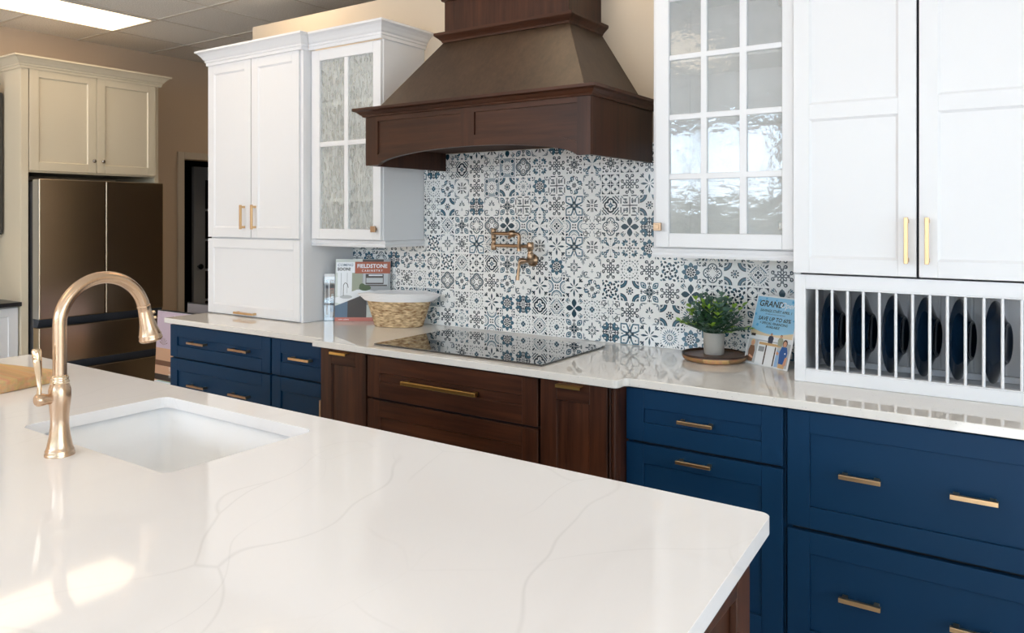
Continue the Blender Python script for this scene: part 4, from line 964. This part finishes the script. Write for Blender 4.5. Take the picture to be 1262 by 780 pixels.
for (x, z, r) in ((.02, .255, .006), (.05, .266, .005), (.10, .262, .004), (.03, .158, .006), (.18, .262, .006), (.12, .225, .004), (.012, .20, .005), (.20, .19, .004)): p.poly('sky2', [(x-r, z-r*.6), (x+r*.8, z-r), (x+r, z+r*.7), (x-r*.6, z+r)])
p.text('ink', 'GRAND', .034, .018, .2345, bold=.0006, shear=.15); p.text('white', 'Opening', .032, .122, .236, shear=.35, bold=.0004)
p.text('ink', 'SAVINGS START APRIL 1', .0145, .108, .2130, align='CENTER', shear=.15, bold=.0002); p.text('slate', 'all cabinets and countertops', .0085, .108, .2030, align='CENTER')
p.text('ink', 'SAVE UP TO 60%', .0215, .108, .1790, align='CENTER', shear=.15, bold=.0004); p.text('ink', '+ SPECIAL FINANCING', .0135, .108, .1640, align='CENTER', shear=.15, bold=.0002); p.text('ink', 'AVAILABLE', .0135, .108, .1500, align='CENTER', shear=.15, bold=.0002)
p.rect('steel', .006, Ws-.006, .006, .100); p.rect('white', .055, .150, .006, .095); p.rect('char', .094, .100, .006, .09); p.rect('char', .140, .146, .006, .08); p.rect('tan', .060, .165, .082, .092); p.rect('lblue', .150, .165, .006, .07); p.rect('char', .012, .034, .112, .122); p.rect('grey', .062, .09, .055, .075); p.rect('white', .105, .138, .02, .078)
def person(x, z, h, top, hair, legs=None, w=.3):
    p.poly(top, [(x-h*w*.62, z), (x-h*w*.8, z+h*.50), (x-h*w*.5, z+h*.72), (x+h*w*.5, z+h*.72), (x+h*w*.8, z+h*.50), (x+h*w*.62, z)])
    if legs: p.poly(legs, [(x-h*w*.6, z-.012), (x-h*w*.6, z+.004), (x+h*w*.6, z+.004), (x+h*w*.6, z-.012)])
    p.disc(hair, x, z+h*.86, h*.115, h*.15); p.disc('skin', x, z+h*.83, h*.085, h*.115)
person(.112, .092, .040, 'slate', 'brown', w=.42); person(.160, .086, .045, 'sage', 'brown', w=.36)
person(.030, .010, .088, 'brown', 'blond', w=.22); p.poly('skin', [(.020, .03), (.040, .022), (.043, .028), (.024, .037)])
person(.184, .016, .098, 'royal', 'char', 'tan', w=.24); p.poly('skin', [(.196, .048), (.206, .05), (.204, .018), (.192, .012), (.190, .018)]); p.poly('skin', [(.152, .068), (.164, .060), (.160, .050), (.150, .056)]); p.disc('white', .192, .062, .003)
p.build('printed_flyer', t)

# serving tray with potted plant
TX, TY = -1.096, -.152
t = thing('serving_tray', 'round acacia wood tray with raised dark rim under the small potted plant', 'tray', (TX, TY, ZT))
MB().lathe([(.112, .002), (.124, .008), (.128, .016), (.128, .027), (.1265, .029), (.124, .027), (.123, .021)], (TX, TY, ZT), n=56).build('edge', TRAYE, t)
MB().lathe([(.1285, .0225), (.1290, .0295), (.1262, .0300), (.1225, .0260), (.1225, .0225)], (TX, TY, ZT), n=56, cap=False).build('rim', mat('dark_rim', (.045, .018, .01), .4), t)
MB().lathe([(.1228, .0205), (.1228, .0218)], (TX, TY, ZT), n=56).build('inner_base', TRAYW, t)
PX, PY, PZ = -1.104, -.135, ZT+.0219
t = thing('potted_plant', 'small leafy green plant in a round grey concrete pot on the wooden tray', 'potted plant', (PX, PY, PZ))
MB().lathe([(.0385, 0), (.0405, .002), (.0425, .086), (.0418, .088), (.0385, .088), (.0378, .078)], (PX, PY, PZ), n=36).build('pot', CONC, t)
MB().lathe([(.0378, .074), (.0376, .079), (.001, .082)], (PX, PY, PZ), n=24).build('soil', SOIL, t)
LG = [mat('leaf_deep_green', (.045, .110, .060), .5), mat('leaf_blue_green', (.110, .200, .150), .55), mat('leaf_bright_green', (.30, .50, .06), .45), mat('leaf_mid_green', (.06, .17, .055), .5)]
lf = MB(); st = MB(); rng = random.Random(11)
def leaf(m, p, d, ln, w, mi):
    d = d.normalized(); sd = d.cross(Vector((rng.uniform(-.4, .4), rng.uniform(-.4, .4), 1))).normalized(); up = sd.cross(d)
    vs = []; prof = [(0, .08), (.22, .62), (.5, 1), (.78, .72), (1, .06)]
    for u, ww in prof:
        c = p+d*ln*u-up*(ln*.12*u*u)
        vs += [c-sd*w*ww/2+up*w*.12*ww, c, c+sd*w*ww/2+up*w*.12*ww]
    fs = [(3*i+j, 3*i+j+1, 3*i+j+4, 3*i+j+3) for i in range(4) for j in (0, 1)]
    m.add(vs, fs, mi, True)
for k in range(60):
    az = 2*PI*k*.618; el = rng.uniform(.12, 1.5) if k > 8 else rng.uniform(1.0, 1.5)
    L_ = rng.uniform(.080, .118)*(1.0+.20*math.sin(el))*(1 if math.sin(az) < .3 else .86)
    dirv = Vector((math.cos(az)*math.cos(el)*1.08, math.sin(az)*math.cos(el)*.75, math.sin(el)))
    base = Vector((PX+.02*math.cos(az), PY+.02*math.sin(az), PZ+.080)); prev = base; pts = [base]
    mi_tip = 2 if rng.random() < .5 else 1
    for s in range(1, 7):
        u = s/6; q = base+dirv*L_*u+Vector((0, 0, .020*u-.012*u*u*(1 if el < .6 else 0)))
        if q.y > -.030: q.y = -.030-rng.uniform(0, .008)
        pts.append(q); d = (q-prev).normalized(); side = d.cross(Vector((0, 0, 1))).normalized()
        if s > 1:
            for sg in (-1, 1):
                a = rng.uniform(-.5, .5)
                ld = (d*.7+side*sg*.8*math.cos(a)+Vector((0, 0, .5*math.sin(a)+.2)))
                leaf(lf, q, Vector((ld.x, min(ld.y, .25 if q.y > -.06 else ld.y), ld.z)), rng.uniform(.024, .034), rng.uniform(.014, .020), mi_tip if s > 4 else rng.choice((0, 1, 1, 3, 0)))
        prev = q
    leaf(lf, pts[-1], pts[-1]-pts[-2], .024, .013, mi_tip)
    st.tube(pts, .0012, n=5)
lf.build('foliage', LG, t, recalc=False); st.build('stems', LG[0], t)

# ================================================================== ISLAND
IB = MB(); IX0, IX1, IY0, IY1 = -3.524, -.437, -1.664, -2.95; ZI0 = ZT-.034
outline = [(IX0, IY0), (IX0, IY1), (-.365, IY1)]+[(-.4385+.0, -1.684+.0)][:0]
outline += arc(-.437-.022+.0012, IY0-.022, .022, 3, 90, 6)
SX0, SX1, SY0, SY1 = -2.338, -1.632, -1.770, -2.203
rr = .030
hole = arc(SX1-rr, SY0-rr, rr, 0, 90, 5)+arc(SX0+rr, SY0-rr, rr, 90, 180, 5)+arc(SX0+rr, SY1+rr, rr, 180, 270, 5)+arc(SX1-rr, SY1+rr, rr, 270, 360, 5)
def slab_with_hole(name, outline, hole, z0, z1, m, bevel):
    bm = bmesh.new()
    def lp(pts, z): vs = [bm.verts.new((x, y, z)) for x, y in pts]; return vs, [bm.edges.new((vs[i], vs[(i+1) % len(vs)])) for i in range(len(vs))]
    L = {}
    for z in (z0, z1):
        a, ea = lp(outline, z); b, eb = lp(hole, z); L[z] = (a, b)
        bmesh.ops.triangle_fill(bm, use_beauty=True, edges=ea+eb)
    for j in (0, 1):
        A, B_ = L[z0][j], L[z1][j]
        for i in range(len(A)): bm.faces.new((A[i], A[(i+1) % len(A)], B_[(i+1) % len(A)], B_[i]))
    bmesh.ops.recalc_face_normals(bm, faces=bm.faces)
    me = bpy.data.meshes.new(name); bm.to_mesh(me); bm.free(); me.materials.append(m)
    o = bpy.data.objects.new(name, me); col.objects.link(o)
    bv = o.modifiers.new('bevel', 'BEVEL'); bv.width = bevel; bv.segments = 3; bv.limit_method = 'ANGLE'; bv.angle_limit = math.radians(50)
    return o
o = slab_with_hole('island_worktop', outline, hole, ZI0, ZT, QISL, .003)
tag(o, 'glossy white marble-veined island worktop in the foreground with a sink cutout', 'worktop')
# sink bowl
def rrect(x0, x1, y0, y1, r, z, n=5):
    p = arc(x1-r, y0-r, r, 0, 90, n)+arc(x0+r, y0-r, r, 90, 180, n)+arc(x0+r, y1+r, r, 180, 270, n)+arc(x1-r, y1+r, r, 270, 360, n)
    return [(a, b, z) for a, b in p]
e = .006
rings = [rrect(SX0-.03, SX1+.03, SY0+.03, SY1-.03, .05, ZI0-.230), rrect(SX0-.03, SX1+.03, SY0+.03, SY1-.03, .05, ZI0-.0005), rrect(SX0-e, SX1+e, SY0+e, SY1-e, .035, ZI0-.0005),
         rrect(SX0-e+.004, SX1+e-.004, SY0+e-.004, SY1-e+.004, .035, ZI0-.10), rrect(SX0+.006, SX1-.006, SY0-.006, SY1+.006, .045, ZI0-.185), rrect(SX0+.03, SX1-.03, SY0-.03, SY1+.03, .05, ZI0-.208), rrect(SX0+.30, SX1-.30, SY0-.18, SY1+.18, .03, ZI0-.213)]
t = thing('kitchen_sink', 'white undermount sink set into the island worktop next to the bronze faucet', 'sink', ((SX0+SX1)/2, (SY0+SY1)/2, ZI0-.23))
m = MB(); n = len(rings[0]); vs = [p for r in rings for p in r]
m.add(vs, [(i*n+k, i*n+(k+1) % n, (i+1)*n+(k+1) % n, (i+1)*n+k) for i in range(len(rings)-1) for k in range(n)], 0, True); m.add(rings[0], [tuple(range(n))]); m.add(rings[-1], [tuple(range(n))])
m.build('bowl', CERAMIC, t)
MB().lathe([(.045, 0), (.045, .002), (.036, .003), (.030, -.001)], ((SX0+SX1)/2, (SY0+SY1)/2, ZI0-.2125), n=28).build('drain', BRONZEP, t)
# island cabinet
t = thing('island_cabinet', 'dark brown wood island cabinet under the white worktop, its corner showing at lower right', 'cabinet', (-1.98, -2.25, 0))
b = MB(); bx0, bx1, by0, by1 = -3.49, -.474, -1.712, -2.70
b.box(bx1-.02, bx1-.006, by1, by0, .1, ZI0-.001); b.box(bx0+.006, bx0+.02, by1, by0, .1, ZI0-.001); b.box(bx0+.02, bx1-.02, by0-.02, by0, .1, ZI0-.001); b.box(bx0+.02, bx1-.02, by1, by1+.02, .1, ZI0-.001); b.box(bx0+.02, bx1-.02, by1+.02, by0-.02, .1, .12)
b.build('carcass', WOODZ, t)
ep = MB(); 
for (a, c, z0, z1, xo, mi) in ((by0+.0, by0-.075, .1, ZI0-.001, 0, 0), (by1+.075, by1, .1, ZI0-.001, 0, 0), (by0-.075, by1+.075, ZI0-.09, ZI0-.001, 0, 1), (by0-.075, by1+.075, .1, .21, 0, 1)):
    ep.box(bx1-.006, bx1+.010, min(a, c), max(a, c), z0, z1, mi)
ep.build('end_panel', [WOODZ, WOODX], t, bevel=.003)
MB().box(bx0+.05, bx1-.05, by1+.05, by0-.06, 0, .1).build('toe_kick', DKGAP, t)

# faucet
FX, FY = -1.980, -2.268
t = thing('kitchen_faucet', 'tall champagne bronze gooseneck faucet with side lever standing beside the island sink', 'faucet', (FX, FY, ZT))
MB().lathe([(.0335, .0), (.0335, .005), (.0315, .008), (.0325, .012), (.0305, .015), (.0285, .022), (.0235, .048), (.0205, .075), (.0205, .092), (.0228, .118), (.0252, .142), (.0246, .160), (.0215, .172), (.0200, .175)], (FX, FY, ZT), n=40).build('body', BRONZE, t)
MB().lathe([(.0200, 0), (.0215, .003), (.0215, .006), (.0185, .009), (.0200, .013), (.0200, .017), (.0165, .021)], (FX, FY, ZT+.1745), n=32).build('collar', BRONZEP, t)
R_ = .1085; pth = [(FX, FY, ZT+.19), (FX, FY, 1.16), (FX, FY, 1.20)]
cz = 1.232
for i in range(0, 25):
    a = math.radians(180-165*i/24); pth.append((FX, FY+R_+R_*math.cos(a), cz+R_*math.sin(a)))
MB().tube(pth, .0155, n=28).build('spout', BRONZE, t)
aend = math.radians(15); tip = Vector((FX, FY+R_+R_*math.cos(aend), cz+R_*math.sin(aend))); dd = Vector((0, math.sin(aend)*.85, -math.cos(aend))).normalized()
hd = [(0, .0150), (.001, .0172), (.004, .0172), (.006, .0160), (.018, .0165), (.040, .0185), (.062, .0222), (.080, .0270), (.084, .0290), (.088, .0280), (.091, .0295), (.096, .0295), (.099, .0270), (.0995, .018)]
MB().tube([tip+dd*(a+.0005) for a, r in hd], [r for a, r in hd], n=32).build('spray_head', BRONZE, t)
bt = MB()
for a in (.030, .046):
    c = tip+dd*a; nrm = Vector((0, math.cos(aend), math.sin(aend))); bt.tube([c+nrm*.014, c+nrm*.024, c+nrm*.027], [.0062, .0062, .004], n=12)
bt.build('spray_buttons', BRONZEP, t)
MB().tube([(FX, FY-.018, ZT+.140), (FX, FY-.030, ZT+.141), (FX, FY-.040, ZT+.142), (FX, FY-.052, ZT+.143), (FX, FY-.056, ZT+.143)], [.0125, .0125, .0150, .0150, .011], n=24).build('valve_stub', BRONZE, t)
MB().tube([(FX, FY-.047, ZT+.128), (FX, FY-.047, ZT+.160), (FX, FY-.046, ZT+.175), (FX, FY-.048, ZT+.205), (FX, FY-.051, ZT+.235), (FX, FY-.053, ZT+.262), (FX, FY-.053, ZT+.266)], [.005, .0055, .0050, .0075, .0095, .0108, .008], n=16).build('lever_handle', BRONZEP, t)

# butcher block board
t0 = MB(Matrix.Translation((-2.815, -2.045, ZT)) @ Matrix.Rotation(math.radians(12), 4, 'Z')); t0.box(-.62, 0, -.20, .20, .0006, .040)
o = t0.build('cutting_board', MAPLE, None, bevel=.004); o = tag(o, 'thick maple butcher block board lying on the island at the left edge', 'cutting board')

# ================================================================== LEFT WALL: FRIDGE SURROUND
def lx(ylocal): return ylocal
XD = -5.73
t = thing('fridge_surround_cabinet', 'cream painted two-door cabinet with side panels built around the refrigerator', 'cabinet', (-6.03, -.24, 0))
# local x = world y ; local y = -world x
b = MB(ML)
yw = 6.325
yf = 5.752
b.box(-.752, -.706, yf, yw, 0, 2.525); b.box(.216, .250, yf, yw, 0, 2.525); b.box(-.706, .216, yf, yw, 1.800, 1.818); b.box(-.706, .216, yf, yw, 2.505, 2.525); b.box(-.706, .216, yw-.012, yw, 1.818, 2.505)
b.box(-.752, -.706, yf-.018, yf, 0, 2.525)
b.build('body', CREAM, t, bevel=.0015)
front('door', t, -.700, -.245, 1.812, 2.520, -XD, [CREAM], M=ML, fw=.060, rec=.010, bead=.006)
front('door', t, -.241, .214, 1.812, 2.520, -XD, [CREAM], M=ML, fw=.060, rec=.010, bead=.006)
for ky in (-.268, -.203):
    MB(ML @ Matrix.Translation((ky, -XD, 1.900)) @ RY).lathe([(.006, 0), (.006, .010), (.012, .014), (.0145, .020), (.012, .027), (.005, .029)], n=18).build('knob', CHROME, t)
MB(ML).sweep([(-.752, 6.32, -1, 0), (-.752, -XD+.003, -1, -1), (.250, -XD+.003, 1, -1), (.250, 6.32, 1, 0)], [(o_*1.0, 2.510+h) for o_, h in CROWN]).build('crown_moulding', CREAM, t)
# refrigerator
t = thing('refrigerator', 'dark stainless french-door refrigerator with two freezer drawers inside the cream surround', 'refrigerator', (-5.95, -.24, 0))
f0, f1, XFr = -.693, .204, -5.61
MB(ML).box(f0+.004, f1-.004, 5.70, 6.30, .03, 1.735).build('body', STEELS, t, bevel=.004)
MB(ML).box(f0+.02, f1-.02, 5.72, 6.2, 1.735, 1.748).build('hinge_cover', BLACK, t, bevel=.004)
def fr_front(nm, a, c, z0, z1):
    d = MB(ML).box(a, c, -XFr, 5.698, z0, z1).build(nm, STEEL, t, bevel=.006, seg=3); return d
fr_front('door', f0, -.2435, .792, 1.752); fr_front('door', -.2375, f1, .792, 1.752)
MB(ML).box(-.2434, -.2376, -XFr+.02, 5.698, .79, 1.75).build('door_gasket', BLACK, t)
for z0, z1 in ((.482, .735), (.10, .425)):
    fr_front('freezer_drawer', f0, f1, z0, z1)
for z0, z1 in ((.737, .790), (.427, .480)):
    MB(ML).prism([(-XFr+.004, z1), (-XFr+.035, z0), (5.698, z0), (5.698, z1)], f0+.004, f1-.004, ax='x').build('grip_channel', BLUEGREY, t)
MB(ML).box(f0-.0015, f0+.003, -XFr+.003, 5.697, .795, 1.749).build('door_edge', STEELD, t)
for ky in (-.2455, -.2395+.004): pass
MB(ML).box(f0+.02, f1-.02, 5.72, 6.25, 0, .03).build('foot', BLACK, t)

# cabinets at the far left edge
t = thing('grey_upper_cabinet', 'dark grey wall cabinet at the left edge of the picture beside the fridge surround', 'cabinet', (-6.17, -1.15, 1.37))
b = MB(ML); b.box(-1.53, -.762, 6.00, 6.329, 1.37, 2.36); b.build('body', GREYDK, t, bevel=.002)
front('door', t, -1.527, -1.148, 1.375, 2.355, 5.978, [GREYDK], M=ML); front('door', t, -1.144, -.765, 1.375, 2.355, 5.978, [GREYDK], M=ML)
MB(ML).sweep([(-1.53, 6.32, -1, 0), (-1.53, 5.985, -1, -1), (-.800, 5.985, 0, -1)], [(o_*.8, 2.355+h*.7) for o_, h in CROWN]).build('crown_moulding', GREYDK, t)
t = thing('white_base_cabinet', 'white base cabinet with black worktop at the left edge beside the fridge surround', 'cabinet', (-6.03, -1.25, 0))
b = MB(ML); b.box(-1.86, -.756, 5.78, 6.329, .1, .884); b.build('body', WHITE, t, bevel=.002)
front('door', t, -1.30, -.760, .12, .875, 5.758, [WHITE], M=ML); front('door', t, -1.855, -1.304, .12, .875, 5.758, [WHITE], M=ML)
MB(ML).box(-1.88, -.7535, 5.715, 6.329, .886, .914).build('black_worktop', BLACK, t, bevel=.003)
MB(ML).box(-1.86, -.756, 5.85, 6.3, 0, .1).build('toe_kick', DKGAP, t)

# ================================================================== SAMPLE BOARDS BY THE RUN END
def sample_board(label, x0, x1, y, h, zt_, lean, m, prnt=False, th=.010):
    M = Matrix.Translation((x0, y, 0)) @ Matrix.Rotation(-lean, 4, 'X'); L_ = (zt_)/math.cos(lean)
    o = thing('display_board', label, 'display board', (x0, y, 0), 'sample boards beside the run end')
    MB(M).box(0, x1-x0, 0, th, .002, L_).build('panel', m, o, bevel=.001)
    MB(M).box(0, x1-x0, -.001, th+.001, L_, L_+.008).build('edge_strip', BLACK, o)
    if prnt:
        p = Print(M); W = x1-x0
        p.rect('lilac', 0, W, .0, L_-.002); p.rect('peach', 0, W, .0, .58); p.rect('lilac', 0, W, .62, L_-.002)
        p.poly('white', [(.20, L_-.02), (.36, L_-.10), (.40, .62), (.30, .70), (.28, L_-.14)])
        p.poly('white', [(.30+.10*math.cos(a)-.0, .62+.14*math.sin(a)) for a in [k*PI/10 for k in range(21)]][:20])
        p.poly('lilac', [(.31+.08*math.cos(a), .62+.115*math.sin(a)) for a in [k*PI/10 for k in range(20)]])
        p.rect('brown', 0, W, .46, .495); p.rect('peach', 0, W, .40, .46); p.rect('char', 0, W, .36, .40); p.rect('teal', .03, W, .352, .357); p.rect('white', 0, W, .30, .352)
        p.text('white', 'The', .035, .165, .430); p.text('white', 'The', .035, .165, .385)
        for k in range(6):
            a = math.radians(20+k*26); p.poly('brown', [(.09, .60), (.09+.05*math.cos(a), .60+.05*math.sin(a)), (.09+.052*math.cos(a+.12), .60+.05*math.sin(a+.12))])
        p.disc('peach', .10, .545, .016)
        p.build('printed_face', o)
    return o
sample_board('lilac and peach printed display board, front one of the stack left of the navy cabinet', -5.13, -4.22, -.17, 0, .835, math.radians(3), PAPERW, True)
for i, (x0, x1, y, zt_, l_) in enumerate(((-5.05, -4.28, .02, .874, 'second'), (-4.94, -4.30, .17, .905, 'third'), (-4.83, -4.30, .32, .930, 'rearmost'))):
    sample_board('dark edged display board, '+l_+' of the stack left of the navy cabinet', x0, x1, y, 0, zt_, math.radians(2), mat('board_grey_%d' % i, (.30, .28, .30), .4))

# ================================================================== LIGHT
W = bpy.data.worlds.new('World'); bpy.context.scene.world = W; W.use_nodes = True
N = W.node_tree.nodes; L = W.node_tree.links; bg = N['Background']
sk = N.new('ShaderNodeTexSky'); sk.sky_type = 'NISHITA'; sk.sun_disc = False; sk.sun_elevation = math.radians(42); sk.sun_rotation = math.radians(60)
L.new(sk.outputs[0], bg.inputs[0]); bg.inputs[1].default_value = .5
# daylight entering through each window of the front wall
for i, (a, b) in enumerate(wins):
    ld = bpy.data.lights.new('window_daylight', 'AREA'); ld.shape = 'RECTANGLE'; ld.size = b-a-.1; ld.size_y = .95; ld.energy = (95, 40, 12)[i]; ld.color = (.68, .81, 1.)
    lo = bpy.data.objects.new('window_daylight', ld); col.objects.link(lo); lo.location = ((a+b)/2, YF-.16, 2.24); lo.rotation_euler = (math.radians(90), 0, 0)

ld = bpy.data.lights.new('side_window_daylight', 'AREA'); ld.shape = 'RECTANGLE'; ld.size = 2.0; ld.size_y = 4.8; ld.energy = 120; ld.color = (.70, .85, 1.)
lo = bpy.data.objects.new('side_window_daylight', ld); col.objects.link(lo); lo.location = (XR+.16, -4.1, 1.52); lo.rotation_euler = (0, math.radians(90), 0)
sl = bpy.data.lights.new('sun', 'SUN'); sl.energy = 38.0; sl.angle = .01; sl.color = (.92, .95, 1.)  # added so its patch on the unseen floor bounces up to the ceiling
so_ = bpy.data.objects.new('sun', sl); col.objects.link(so_); so_.location = (0, -12, 8); so_.rotation_euler = (math.radians(57), 0, math.radians(10))
# ================================================================== CAMERA
cam = bpy.data.cameras.new('camera'); co = bpy.data.objects.new('camera', cam); col.objects.link(co); bpy.context.scene.camera = co
co.location = (0, -3.2, 1.497); co.rotation_euler = (PI/2, 0, .6013)
cam.sensor_fit = 'HORIZONTAL'; cam.sensor_width = 36; cam.lens = 952.3/1262*36; cam.shift_x = 0; cam.shift_y = -(390-266.4)/1262; cam.clip_start = .02
vs_ = bpy.context.scene.view_settings; vs_.view_transform = 'Standard'; vs_.look = 'None'; vs_.gamma = 1; vs_.exposure = -.32; vs_.use_curve_mapping = False
